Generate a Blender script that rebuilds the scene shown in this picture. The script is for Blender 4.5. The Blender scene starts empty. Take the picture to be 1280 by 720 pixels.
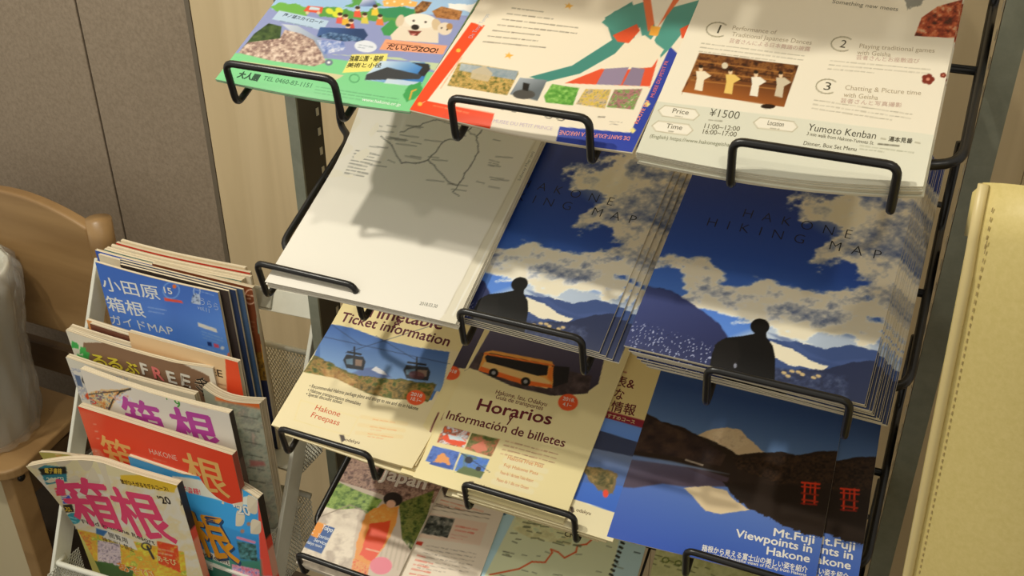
import bpy, math, random
import numpy as np
from mathutils import Quaternion, Vector
random.seed(7)
S = bpy.context.scene
COL = S.collection
# ---------------------------------------------------------------- camera, world, lamps, exposure
F_PX = 1276.0                      # focal length in pixels of the 1280x720 frame
TH, AZ = math.radians(30.1), math.radians(23.8)
FW = np.array([-math.sin(AZ)*math.cos(TH), math.cos(AZ)*math.cos(TH), -math.sin(TH)])
RT = np.array([math.cos(AZ), math.sin(AZ), 0.0])
DN = np.cross(FW, RT)
CP = np.array([0.0, 0.0, 1.6])
cd = bpy.data.cameras.new('camera'); cam = bpy.data.objects.new('camera', cd); COL.objects.link(cam)
cd.sensor_width = 36; cd.lens = F_PX*36/1280; cd.clip_start = .02
cam.location = CP; cam.rotation_euler = (math.radians(90)-TH, 0, AZ)
S.camera = cam
S.view_settings.view_transform = 'Standard'; S.view_settings.look = 'None'
S.view_settings.gamma = 1; S.view_settings.exposure = 0.70; S.view_settings.use_curve_mapping = False
w = bpy.data.worlds.new('world'); S.world = w; w.use_nodes = True
w.node_tree.nodes['Background'].inputs[0].default_value = (1.0, .95, .84, 1)
w.node_tree.nodes['Background'].inputs[1].default_value = .30
def lamp(name, loc, power, rad, col=(1, .945, .82)):
    l = bpy.data.lights.new(name, 'POINT'); l.energy = power; l.shadow_soft_size = rad; l.color = col
    o = bpy.data.objects.new(name, l); COL.objects.link(o); o.location = loc; o['kind'] = 'helper'
lamp('ceiling_lamp_one', (-.86, .16, 2.65), 13, .035)
lamp('ceiling_lamp_two', (-1.42, .20, 2.65), 46, .03)
lamp('ceiling_lamp_three', (.55, -.25, 2.65), 9, .05)

# ---------------------------------------------------------------- helpers
def lin(c):
    c = np.asarray(c, float); return np.where(c <= .04045, c/12.92, ((c+.055)/1.055)**2.4)
def hexc(h):
    h = h.lstrip('#'); h = h if len(h) == 6 else ''.join(c*2 for c in h); return np.array([int(h[i:i+2], 16)/255 for i in (0, 2, 4)])
def px(P):
    v = np.asarray(P)-CP; z = v@FW
    return 640+F_PX*(v@RT)/z, 360+F_PX*(v@DN)/z
def ray(x, y): return FW+RT*(x-640)/F_PX+DN*(y-360)/F_PX
def hit(p, P0, n):
    d = ray(*p); return CP+d*(((P0-CP)@n)/(d@n))
def atY(p, Y): d = ray(*p); return CP+d*(Y/d[1])
def hashn(ix, iy, seed):
    h = (ix*374761393+iy*668265263+seed*1442695041) & 0xffffffff
    h = ((h ^ (h >> 13))*1274126177) & 0xffffffff
    return ((h ^ (h >> 16)) & 0xffff)/65535.0
def vnoise(x, y, seed=0):
    ix = np.floor(x).astype(np.int64); iy = np.floor(y).astype(np.int64)
    fx = x-ix; fy = y-iy; fx = fx*fx*(3-2*fx); fy = fy*fy*(3-2*fy)
    a = hashn(ix, iy, seed); b = hashn(ix+1, iy, seed); c = hashn(ix, iy+1, seed); d = hashn(ix+1, iy+1, seed)
    return (a*(1-fx)+b*fx)*(1-fy)+(c*(1-fx)+d*fx)*fy
def fbm(x, y, seed=0, o=4):
    s = 0; a = .5; t = 0
    for k in range(o):
        s = s+a*vnoise(x, y, seed+k); t += a; a *= .55; x = x*2.03+5.1; y = y*2.03+1.7
    return s/t
def sstep(a, b, x):
    t = np.clip((x-a)/(b-a), 0, 1); return t*t*(3-2*t)

MATS = {}
def nodemat(name, col=(.5, .5, .5), rough=.5, metal=0, spec=.5, coat=0, attr=False, build=None):
    if name in MATS: return MATS[name]
    m = bpy.data.materials.new(name); m.use_nodes = True; nt = m.node_tree
    b = nt.nodes['Principled BSDF']
    b.inputs['Base Color'].default_value = (*col, 1); b.inputs['Roughness'].default_value = rough
    b.inputs['Metallic'].default_value = metal; b.inputs['Specular IOR Level'].default_value = spec
    b.inputs['Coat Weight'].default_value = coat
    if attr:
        a = nt.nodes.new('ShaderNodeAttribute'); a.attribute_name = 'print'
        nt.links.new(a.outputs['Color'], b.inputs['Base Color'])
    if build: build(nt, b)
    MATS[name] = m; return m
def wood_build(c1, c2, sc, stretch, bump=.02, axis=2):
    def f(nt, b):
        tc = nt.nodes.new('ShaderNodeTexCoord'); mp = nt.nodes.new('ShaderNodeMapping')
        s = [sc, sc, sc]; s[axis] = sc*stretch; mp.inputs['Scale'].default_value = s
        no = nt.nodes.new('ShaderNodeTexNoise'); no.inputs['Scale'].default_value = 1; no.inputs['Detail'].default_value = 6
        no.inputs['Distortion'].default_value = .6
        r = nt.nodes.new('ShaderNodeValToRGB'); r.color_ramp.elements[0].position = .36; r.color_ramp.elements[1].position = .6
        r.color_ramp.elements[0].color = (*c1, 1); r.color_ramp.elements[1].color = (*c2, 1)
        bu = nt.nodes.new('ShaderNodeBump'); bu.inputs['Strength'].default_value = bump; bu.inputs['Distance'].default_value = .002
        L = nt.links.new
        L(tc.outputs['Object'], mp.inputs[0]); L(mp.outputs[0], no.inputs['Vector']); L(no.outputs[0], r.inputs[0])
        L(r.outputs[0], b.inputs['Base Color']); L(no.outputs[0], bu.inputs['Height']); L(bu.outputs[0], b.inputs['Normal'])
    return f
def speck_build(c1, c2, sc, bump=.1, dist=.001):
    def f(nt, b):
        tc = nt.nodes.new('ShaderNodeTexCoord')
        no = nt.nodes.new('ShaderNodeTexNoise'); no.inputs['Scale'].default_value = sc; no.inputs['Detail'].default_value = 8; no.inputs['Roughness'].default_value = .7
        r = nt.nodes.new('ShaderNodeValToRGB'); r.color_ramp.elements[0].position = .35; r.color_ramp.elements[1].position = .65
        r.color_ramp.elements[0].color = (*c1, 1); r.color_ramp.elements[1].color = (*c2, 1)
        bu = nt.nodes.new('ShaderNodeBump'); bu.inputs['Strength'].default_value = bump; bu.inputs['Distance'].default_value = dist
        L = nt.links.new
        L(tc.outputs['Object'], no.inputs['Vector']); L(no.outputs[0], r.inputs[0]); L(r.outputs[0], b.inputs['Base Color'])
        L(no.outputs[0], bu.inputs['Height']); L(bu.outputs[0], b.inputs['Normal'])
    return f
M_PRINT = nodemat('glossy_print', rough=.40, spec=.32, attr=True)
M_MATT = nodemat('matt_print', rough=.6, spec=.3, attr=True)
M_PAGES = nodemat('page_edges', rough=.8, spec=.2, attr=True)
M_BLACK = nodemat('black_powder_coated_wire', (.012, .011, .010), .32, spec=.5)
M_POST = nodemat('grey_green_steel', (.20, .21, .16), .42, .0, build=speck_build((.19, .20, .15), (.24, .25, .19), 40, .03))
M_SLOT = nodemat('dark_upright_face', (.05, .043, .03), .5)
M_HOLE = nodemat('slot_bright', (.7, .66, .52), .5)
M_WHITE = nodemat('cream_painted_metal', (.70, .69, .58), .4, build=speck_build((.68, .67, .56), (.74, .73, .62), 30, .02))
M_WOODW = nodemat('pale_wood_panel', rough=.45, build=wood_build((.62, .48, .27), (.72, .57, .34), 16, .05))
M_PANEL = nodemat('beige_speckled_panel', rough=.75, build=speck_build((.24, .185, .125), (.325, .255, .18), 160, .15))
M_GROOVE = nodemat('dark_joint', (.13, .11, .07), .7)
M_CHAIR = nodemat('brown_wood', rough=.38, build=wood_build((.27, .155, .06), (.38, .23, .095), 14, .12, axis=0))
M_CHAIR_SHADE = nodemat('shaded_brown_wood', rough=.5, build=wood_build((.08, .045, .02), (.13, .075, .03), 14, .12, axis=0))  # same chair wood darkened: shade below board and seat put into its colour
M_FLOOR = nodemat('dark_floor', rough=.6, build=speck_build((.055, .038, .022), (.09, .062, .036), 9, .05))
M_CREAM = nodemat('cream_board', (.62, .53, .33), .5)
M_BIN = nodemat('white_plastic', (.62, .60, .50), .35)

def mesh_obj(name, V, Fc, mat, parent=None, loc=None, smooth=True, matidx=None):
    me = bpy.data.meshes.new(name); V = np.asarray(V, float)
    loc = np.zeros(3) if loc is None else np.asarray(loc, float)
    me.from_pydata((V-loc).tolist(), [], Fc if isinstance(Fc, list) else Fc.tolist()); me.update()
    for m in (mat if isinstance(mat, (list, tuple)) else [mat]): me.materials.append(m)
    if smooth: me.polygons.foreach_set('use_smooth', [True]*len(me.polygons))
    if matidx is not None: me.polygons.foreach_set('material_index', matidx)
    o = bpy.data.objects.new(name, me); COL.objects.link(o)
    if parent is not None:
        o.parent = parent; base = world_loc(parent); o.location = loc-base
    else: o.location = loc
    return o
def world_loc(o):
    p = np.zeros(3)
    while o is not None: p = p+np.array(o.location); o = o.parent
    return p
def setcol(o, C):
    a = o.data.color_attributes.new('print', 'FLOAT_COLOR', 'POINT')
    C4 = np.ones((len(C), 4), np.float32); C4[:, :3] = C
    a.data.foreach_set('color', C4.ravel())
def tag(o, label=None, cat=None, group=None, kind=None):
    if label: o['label'] = label
    if cat: o['category'] = cat
    if group: o['group'] = group
    if kind: o['kind'] = kind
    return o
def empty(name, loc, label=None, cat=None, group=None, kind=None):
    o = bpy.data.objects.new(name, None); COL.objects.link(o); o.location = loc; o.empty_display_size = .02
    return tag(o, label, cat, group, kind)
class MB:
    def __init__(s): s.V = []; s.F = []
    def add(s, V, F):
        b = len(s.V); s.V += [tuple(v) for v in V]; s.F += [tuple(i+b for i in f) for f in F]
    def box(s, lo, hi):
        x0, y0, z0 = lo; x1, y1, z1 = hi
        s.add([(x, y, z) for x in (x0, x1) for y in (y0, y1) for z in (z0, z1)],
              [(0, 1, 3, 2), (4, 6, 7, 5), (0, 4, 5, 1), (2, 3, 7, 6), (0, 2, 6, 4), (1, 5, 7, 3)])
    def bar(s, a, b, sx, wx, wy):   # box section bar from a to b; sx: side direction of width wx
        a = np.array(a, float); b = np.array(b, float); d = (b-a)/np.linalg.norm(b-a)
        sx = np.array(sx, float); sx = sx-d*(sx@d); sx /= np.linalg.norm(sx); sy = np.cross(d, sx)
        V = [p+sx*i*wx/2+sy*j*wy/2 for p in (a, b) for i in (-1, 1) for j in (-1, 1)]
        s.add(V, [(0, 1, 3, 2), (4, 6, 7, 5), (0, 4, 5, 1), (2, 3, 7, 6), (0, 2, 6, 4), (1, 5, 7, 3)])
    def tube(s, pts, r, n=8, fillet=0, caps=True):
        P = [np.array(p, float) for p in pts]
        if fillet:
            Q = [P[0]]
            for i in range(1, len(P)-1):
                a = P[i-1]-P[i]; c = P[i+1]-P[i]; f = min(fillet, np.linalg.norm(a)*.45, np.linalg.norm(c)*.45)
                A = P[i]+a/np.linalg.norm(a)*f; B = P[i]+c/np.linalg.norm(c)*f
                for k in range(6):
                    t = k/5; Q.append(A*(1-t)**2+P[i]*2*t*(1-t)+B*t*t)
            P = Q+[P[-1]]
        V = []; F = []; up = None
        for i, p in enumerate(P):
            d = P[min(i+1, len(P)-1)]-P[max(i-1, 0)]; d = d/np.linalg.norm(d)
            if up is None: up = np.cross(d, (0.3, .5, .81)); 
            up = up-d*(up@d); up /= np.linalg.norm(up); w_ = np.cross(d, up)
            for k in range(n):
                a = 2*math.pi*k/n; V.append(p+r*(math.cos(a)*up+math.sin(a)*w_))
        for i in range(len(P)-1):
            for k in range(n): F.append((i*n+k, i*n+(k+1) % n, (i+1)*n+(k+1) % n, (i+1)*n+k))
        if caps: F.append(tuple(range(n-1, -1, -1))); F.append(tuple(range((len(P)-1)*n, len(P)*n)))
        s.add(V, F)
    def build(s, name, mat, parent=None, loc=None, smooth=True, bevel=0):
        o = mesh_obj(name, s.V, s.F, mat, parent, loc, smooth)
        if bevel:
            m = o.modifiers.new('bevel', 'BEVEL'); m.width = bevel; m.segments = 3; m.limit_method = 'ANGLE'
        return o

# ---------------------------------------------------------------- printed sheets
TXT = {}
def text_mesh(s, bold=0.0, sp=1.0):
    k = (s, bold, sp)
    if k not in TXT:
        c = bpy.data.curves.new('t', 'FONT'); c.body = s; c.size = 1; c.offset = bold; c.resolution_u = 3; c.space_character = sp
        o = bpy.data.objects.new('t', c); COL.objects.link(o)
        dg = bpy.context.evaluated_depsgraph_get(); dg.update()
        me = o.evaluated_get(dg).to_mesh()
        V = np.empty(len(me.vertices)*3); me.vertices.foreach_get('co', V); V = V.reshape(-1, 3)[:, :2].copy()
        Fc = [tuple(p.vertices) for p in me.polygons]
        o.evaluated_get(dg).to_mesh_clear(); bpy.data.objects.remove(o); bpy.data.curves.remove(c)
        TXT[k] = (V, Fc)
    return TXT[k]

class Sheet:
    """A printed face: rectangle w x h at O with axes u (right), v (up), n (outwards), bent by bend(s, t)."""
    def __init__(s, O, u, v, w, h, bend=None, dens=.95, gain=1.0):
        s.O = np.array(O, float); s.u = u/np.linalg.norm(u); s.v = v/np.linalg.norm(v); s.n = np.cross(s.u, s.v)
        s.w, s.h, s.bend, s.gain = w, h, bend or (lambda a, b: 0*a), gain
        a = np.array(px(s.O)); b = np.array(px(s.O+s.u*w)); c = np.array(px(s.O+s.v*h))
        s.nu = int(np.linalg.norm(a-b)*dens)+2; s.nv = int(np.linalg.norm(a-c)*dens)+2
        uu, vv = np.meshgrid(np.linspace(0, 1, s.nu), np.linspace(0, 1, s.nv))
        s.s = uu.ravel(); s.t = vv.ravel(); s.P = s.pos(s.s, s.t)
        s.X, s.Y = px(s.P); s.C = np.ones((len(s.X), 3))*.9; s.tx = []; s.layer = 0
    def pos(s, a, b, off=0.0):
        a = np.asarray(a, float); b = np.asarray(b, float)
        return s.O+np.multiply.outer(a*s.w, s.u)+np.multiply.outer(b*s.h, s.v)+np.multiply.outer(s.bend(a, b)+off, s.n)
    def uv(s, p):
        H = hit(p, s.O, s.n)-s.O; a, b = (H@s.u)/s.w, (H@s.v)/s.h; tgt = H
        q = np.array(p, float)
        for _ in range(5):
            X, Y = px(s.pos(a, b)); q = q+(np.array(p)-np.array([X, Y])); 
            H = hit(q, s.O, s.n)-s.O; a, b = (H@s.u)/s.w, (H@s.v)/s.h
        return a, b
    def mask(s, pts, soft=.8):
        pts = np.array(pts, float); lo = pts.min(0)-soft-1; hi = pts.max(0)+soft+1
        I = np.nonzero((s.X > lo[0]) & (s.X < hi[0]) & (s.Y > lo[1]) & (s.Y < hi[1]))[0]
        x = s.X[I]; y = s.Y[I]; d = np.full(len(I), 1e9); ins = np.zeros(len(I), bool)
        n = len(pts)
        for i in range(n):
            x0, y0 = pts[i]; x1, y1 = pts[(i+1) % n]; ex, ey = x1-x0, y1-y0
            t = np.clip(((x-x0)*ex+(y-y0)*ey)/(ex*ex+ey*ey+1e-9), 0, 1)
            d = np.minimum(d, np.hypot(x-x0-t*ex, y-y0-t*ey))
            c = ((y0 > y) != (y1 > y)); ins ^= c & (x < ex*(y-y0)/(ey if ey else 1e-9)+x0)
        sd = np.where(ins, d, -d); return I, np.clip(sd/soft+.5, 0, 1)
    def mix(s, I, m, col):
        s.C[I] = s.C[I]*(1-m[:, None])+col*m[:, None]
    def fill(s, c): s.C[:] = hexc(c)
    def poly(s, pts, c, a=1, soft=.9):
        I, m = s.mask(pts, soft); s.mix(I, m*a, hexc(c))
    def wob(s, pts, c, amp=2, sc=.15, a=1, soft=1, seed=3):
        I = np.arange(len(s.X)); X0, Y0 = s.X.copy(), s.Y.copy()
        s.X = X0+(fbm(X0*sc, Y0*sc, seed)-.5)*4*amp; s.Y = Y0+(fbm(X0*sc+40, Y0*sc, seed+9)-.5)*4*amp
        I, m = s.mask(pts, soft); s.X, s.Y = X0, Y0; s.mix(I, m*a, hexc(c))
    def grad(s, pts, c0, c1, p0, p1, a=1, soft=.9):
        I, m = s.mask(pts, soft); d = np.array(p1, float)-np.array(p0)
        t = np.clip(((s.X[I]-p0[0])*d[0]+(s.Y[I]-p0[1])*d[1])/(d@d), 0, 1)[:, None]
        s.mix(I, m*a, hexc(c0)*(1-t)+hexc(c1)*t)
    def photo(s, pts, cols, sc=.12, seed=1, a=1, soft=.9, con=1.6):
        I, m = s.mask(pts, soft); f = fbm(s.X[I]*sc, s.Y[I]*sc*1.3, seed, 5)
        f = np.clip((f-.5)*con+.5, 0, .999)*(len(cols)-1); k = f.astype(int); r = (f-k)[:, None]
        P = np.array([hexc(c) for c in cols]+[hexc(cols[-1])]); s.mix(I, m*a, P[k]*(1-r)+P[k+1]*r)
    def line(s, pts, c, wd=1.2, a=1):
        for p, q in zip(pts[:-1], pts[1:]):
            p = np.array(p, float); q = np.array(q, float); r = wd+1.5
            I = np.nonzero((s.X > min(p[0], q[0])-r) & (s.X < max(p[0], q[0])+r) & (s.Y > min(p[1], q[1])-r) & (s.Y < max(p[1], q[1])+r))[0]
            e = q-p; t = np.clip(((s.X[I]-p[0])*e[0]+(s.Y[I]-p[1])*e[1])/(e@e+1e-9), 0, 1)
            d = np.hypot(s.X[I]-p[0]-t*e[0], s.Y[I]-p[1]-t*e[1])
            s.mix(I, np.clip(wd/2-d+.5, 0, 1)*a, hexc(c))
    def ell(s, cx, cy, rx, ry, c, rot=0, a=1, soft=1.0, ring=0):
        k = np.linspace(0, 2*math.pi, 25)[:-1]; r = math.radians(rot)
        pts = [(cx+rx*math.cos(q)*math.cos(r)-ry*math.sin(q)*math.sin(r), cy+rx*math.cos(q)*math.sin(r)+ry*math.sin(q)*math.cos(r)) for q in k]
        if ring: s.line(pts+[pts[0]], c, ring, a)
        else: s.poly(pts, c, a, soft)
    def rows(s, p0, p1, dv, n, c, wd=1.2, a=.7, seed=0):
        """n rows of illegibly small print from p0 to p1, each row shifted by dv."""
        rnd = random.Random(seed+int(p0[0]))
        for k in range(n):
            q0 = np.array(p0, float)+np.array(dv)*k; q1 = np.array(p1, float)+np.array(dv)*k
            L = np.linalg.norm(q1-q0); e = (q1-q0)/L; x = 0; end = L*(1 if k < n-1 else rnd.uniform(.4, .9))
            while x < end:
                l = min(rnd.uniform(2, 8), end-x); s.line([q0+e*x, q0+e*(x+l)], c, wd*rnd.uniform(.8, 1.1), a*rnd.uniform(.6, 1)); x += l+rnd.uniform(1.2, 2.6)
    def text(s, txt, p0, p1, hpx, c, bold=0, sp=1.0, shear=0.0, rot=None):
        """Lettering as thin printed faces; baseline from p0 to p1, hpx tall (capital height) in photo pixels."""
        V, Fc = text_mesh(txt, min(bold, 0), sp)
        if len(V) == 0: return
        if bold > 0:                     # heavier letters: overprinted with small shifts
            k = 5 if bold < .03 else 9
            bb = bold*.85; sh = [(bb*math.cos(q*2*math.pi/(k-1)), bb*math.sin(q*2*math.pi/(k-1))) for q in range(k-1)]+[(0, 0)]
            n0 = len(V); V = np.concatenate([V+np.array(d) for d in sh]); Fc = [tuple(i+n0*j for i in f) for j in range(k) for f in Fc]
        a0, b0 = s.uv(p0); a1, b1 = s.uv(p1)
        U0 = np.array([a0*s.w, b0*s.h]); U1 = np.array([a1*s.w, b1*s.h]); d = U1-U0; L = np.linalg.norm(d); d /= L
        pr = np.array([-d[1], d[0]])
        A = np.array(px(s.pos(a0, b0))); Bq = np.array(px(s.pos(a0+pr[0]*.005/s.w, b0+pr[1]*.005/s.h)))
        hv = hpx/(np.linalg.norm(Bq-A)/.005)
        x0, x1 = V[:, 0].min(), V[:, 0].max(); y1 = V[:, 1].max()
        if L/(x1-x0) > 1.7*hv/y1 and len(txt) < 2: L2 = (x1-x0)*hv/y1; U0 = U0+d*(L-L2)/2; L = L2
        X = (V[:, 0]-x0)/(x1-x0)*L; Yv = V[:, 1]/y1*hv; X = X+Yv*shear
        Q = U0+np.outer(X, d)+np.outer(Yv, pr); s.layer += 1
        keep = None
        if Q[:, 0].min() < 0 or Q[:, 0].max() > s.w or Q[:, 1].min() < 0 or Q[:, 1].max() > s.h:
            ok = (Q[:, 0] > 0) & (Q[:, 0] < s.w) & (Q[:, 1] > 0) & (Q[:, 1] < s.h)
            Fc = [f for f in Fc if all(ok[i] for i in f)]
            Q = np.clip(Q, [0, 0], [s.w, s.h])
        P = s.pos(Q[:, 0]/s.w, Q[:, 1]/s.h, .00008+.0000015*s.layer); k = len(P)//max(1, len(text_mesh(txt, min(bold, 0), sp)[0]))
        P = P+s.n*(np.repeat(np.arange(k), len(P)//k)*.0000015)[:, None]; s.layer += k
        s.tx.append((P, Fc, hexc(c)))
    def otext(s, txt, p0, p1, hpx, c, oc, bold=.02, o=.05, sp=1.0):
        s.text(txt, p0, p1, hpx, oc, bold+o, sp); s.text(txt, p0, p1, hpx, c, bold, sp)
    def cover(s, name, parent, mat=M_PRINT, alpha=1.0):
        nu, nv = s.nu, s.nv; i = np.arange(nu-1); j = np.arange(nv-1); I, J = np.meshgrid(i, j); b = (J*nu+I).ravel()
        Q = np.stack([b, b+1, b+1+nu, b+nu], 1)
        V = [s.P]; C = [s.C]; T = []; n = len(s.P)
        for P, Fc, c in s.tx:
            V.append(P); C.append(np.tile(c, (len(P), 1))); T += [tuple(k+n for k in f) for f in Fc]; n += len(P)
        V = np.concatenate(V)-s.O; C = lin(np.clip(np.concatenate(C), 0, 1))*s.gain; C = C*np.minimum(1, .86/np.maximum(C.max(1, keepdims=True), 1e-3))
        me = bpy.data.meshes.new(name)
        tl = np.array([k for f in T for k in f], np.int64); ts = np.array([len(f) for f in T], np.int64)
        loops = np.concatenate([Q.ravel(), tl]).astype(np.int32); cnt = np.concatenate([np.full(len(Q), 4), ts]).astype(np.int32)
        me.vertices.add(len(V)); me.vertices.foreach_set('co', V.ravel().astype(np.float32))
        me.loops.add(len(loops)); me.loops.foreach_set('vertex_index', loops)
        me.polygons.add(len(cnt)); st = np.concatenate([[0], np.cumsum(cnt)[:-1]]).astype(np.int32)
        me.polygons.foreach_set('loop_start', st); me.polygons.foreach_set('loop_total', cnt)
        sm = np.zeros(len(cnt), bool); sm[:len(Q)] = True; me.polygons.foreach_set('use_smooth', sm)
        me.update(calc_edges=True); me.validate()
        me.materials.append(mat)
        o = bpy.data.objects.new(name, me); COL.objects.link(o); setcol(o, C)
        o.parent = parent; return o
    def block(s, name, thick, cols=('#e8dcc0', '#bfae8c'), layers=None, jit=.0004, parent=None, mat=M_PAGES, fan=(0, 0)):
        """The body of pages behind the printed face: side walls layered page by page."""
        L = layers or max(2, min(26, int(thick/.0005))); ns = 14
        per = [(k/ns, 0) for k in range(ns)]+[(1, k/ns) for k in range(ns)]+[(1-k/ns, 1) for k in range(ns)]+[(0, 1-k/ns) for k in range(ns)]
        per = np.array(per); rnd = random.Random(int(abs(s.O[0])*1e4)+int(s.O[2]*1e3))
        V = []; C = []; F = []; n = len(per); c0, c1 = hexc(cols[0]), hexc(cols[1])
        for j in range(L+1):
            e = rnd.uniform(-jit, jit) if 0 < j < L else 0
            cc = per-.5; q = per+np.sign(cc)*(np.abs(cc) > .499)*np.array([e/s.w, e/s.h])
            q = q+np.array([fan[0]/s.w, fan[1]/s.h])*j/L
            P = s.pos(q[:, 0], q[:, 1], -.0003-thick*j/L); V.append(P)
            k = rnd.random()**1.6; C.append(np.tile(c0*(1-k)+c1*k, (n, 1)))
        for j in range(L):
            for k in range(n):
                a = j*n+k; b = j*n+(k+1) % n; F.append((a, a+n, b+n, b))
        g = np.linspace(0, 1, 9); uu, vv = np.meshgrid(g, g)
        for lev, (off, fl) in enumerate(((-.0003, 1), (-.0003-thick, 0))):
            base = sum(len(x) for x in V); fa = np.array(fan)*lev
            V.append(s.pos(uu.ravel()+fa[0]/s.w, vv.ravel()+fa[1]/s.h, off)); C.append(np.tile(c0, (81, 1)))
            for j in range(8):
                for i in range(8):
                    a = base+j*9+i; f = (a, a+1, a+10, a+9); F.append(f if fl else f[::-1])
        V = np.concatenate(V); o = mesh_obj(name, V, F, mat, parent, loc=s.O, smooth=False)
        setcol(o, lin(np.concatenate(C))); return o

TILT = math.radians(25); TV = np.array([0, math.cos(TILT), math.sin(TILT)]); TN = np.array([0, -math.sin(TILT), math.cos(TILT)])
ZS = {0: 1.605, 1: 1.291, 2: 1.097, 3: .880, 4: .690}
def rack_sheet(k, bl, br, w, h, off=0.0, yaw=None, **kw):
    P0 = np.array([0, .733, ZS[k]])+TN*off
    A = hit(bl, P0, TN); B = hit(br, P0, TN); u = (B-A)/np.linalg.norm(B-A)
    w = w or np.linalg.norm(B-A)
    if yaw is not None: y = math.radians(yaw); u = np.array([1., 0, 0])*math.cos(y)-TV*math.sin(y)
    return Sheet(A, u, np.cross(TN, u), w, h, **kw)
def stand_sheet(Y, tl, tr, w, h, tilt=94, **kw):
    t = math.radians(tilt); n = np.array([0, -math.sin(t), math.cos(t)]); B = np.array(atY(tr, Y)); u = np.array([1., 0, 0]); v = np.cross(n, u)
    if w is None:
        lo, hi_ = .02, .4
        for _ in range(40):
            w = (lo+hi_)/2
            if px(B-u*w)[0] > tl[0]: lo = w
            else: hi_ = w
    return Sheet(B-u*w-v*h, u, v, w, h, **kw)
def make(s, name, label, cat, thick, group=None, mat=M_PRINT, **kw):
    r = s.block(name, thick, **kw); tag(r, label, cat, group); s.cover('front_cover', r, mat); return r
ORDS = ['topmost', 'second', 'third', 'fourth', 'fifth', 'sixth', 'seventh', 'eighth', 'ninth', 'tenth', 'eleventh', 'twelfth']
def stack(root, s, n, dt, label, group, fan=(0, 0), jit=.0015, seed=1, rot=.004):
    """Copies of a booklet and its cover lying beneath it, each its own object."""
    rnd = random.Random(seed)
    if 'group' not in root and group: root['group'] = group
    for k in range(1, n+1):
        r = root.copy(); COL.objects.link(r); d = -s.n*dt*k+s.u*(fan[0]*k+rnd.uniform(-jit, jit))+s.v*(fan[1]*k+rnd.uniform(-jit, jit))
        r.location = s.O+d; r.rotation_euler = Quaternion(Vector(s.n), rnd.uniform(-rot, rot)).to_euler(); r['label'] = label.replace('ORD', ORDS[k]); r['group'] = group
        for ch in root.children:
            c = ch.copy(); COL.objects.link(c); c.parent = r

# ---------------------------------------------------------------- the room
def part_box(name, lo, hi, mat, parent=None, bevel=0, smooth=False):
    m = MB(); m.box(lo, hi); c = ((lo[0]+hi[0])/2, (lo[1]+hi[1])/2, lo[2]) if parent is None else None
    return m.build(name, mat, parent, np.array(c) if c else None, smooth, bevel)
tag(part_box('floor', (-3.2, -1.5, -.05), (1.6, 1.33, 0), M_FLOOR), 'dark brown floor under the racks', 'floor', kind='structure')
wall = tag(part_box('wall_back', (-3.2, 1.262, 0), (1.6, 1.33, 2.9), M_GROOVE), 'back wall of beige and pale wood panels', 'wall', kind='structure')
for x0, x1, m in ((-3.1, -1.9, M_PANEL), (-1.897, -1.338, M_PANEL), (-1.334, -1.106, M_PANEL)):
    part_box('wall_panel', (x0, 1.252, 0), (x1, 1.262, 2.88), m, wall, .002)
part_box('metal_strip', (-1.106, 1.249, 0), (-1.097, 1.262, 2.88), nodemat('strip_metal', (.16, .13, .09), .4), wall)
xw = -1.096
for wd in (.2, .2, .2, .2, .2, .2, .2, .2, .2, .2):
    part_box('wood_board', (xw, 1.250, 0), (xw+wd-.0006, 1.262, 2.88), M_WOODW, wall, .0005); xw += wd

# ---------------------------------------------------------------- the brochure rack
rack = empty('brochure_rack', (-.3, .91, 0), 'black wire brochure rack with grey-green uprights and sloping tiers', 'rack')
for X0, X1, Xi in ((-.664, -.650, -.650), (.0295, .050, .0295)):
    m = MB(); m.box((X0, .885, 0), (X1, .888, 1.95)); m.build('upright', M_POST, rack, smooth=False)
    up = rack.children[-1] if rack.children else None
    m = MB(); m.box((X0+.0008, .888, 0), (X1-.0002 if X0 < 0 else X1, .932, 1.95)); m.build('upright_side', M_SLOT, rack, smooth=False)
    m = MB()
    for k in range(70):
        z = .25+k*.024; xs = Xi+(.0006 if X0 < 0 else -.0006)
        m.box((min(Xi, xs), .921, z), (max(Xi, xs), .926, z+.009))
    tag(m.build('slot', M_HOLE, rack, smooth=False), kind='stuff')
    m = MB(); m.box((X0-.01, .55, 0), (X1+.01, .95, .03)); m.build('foot', M_POST, rack, smooth=False, bevel=.003)
SH_BASE = {0: -.016, 1: -.016, 2: -.0345, 3: -.024, 4: -.022}
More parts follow.
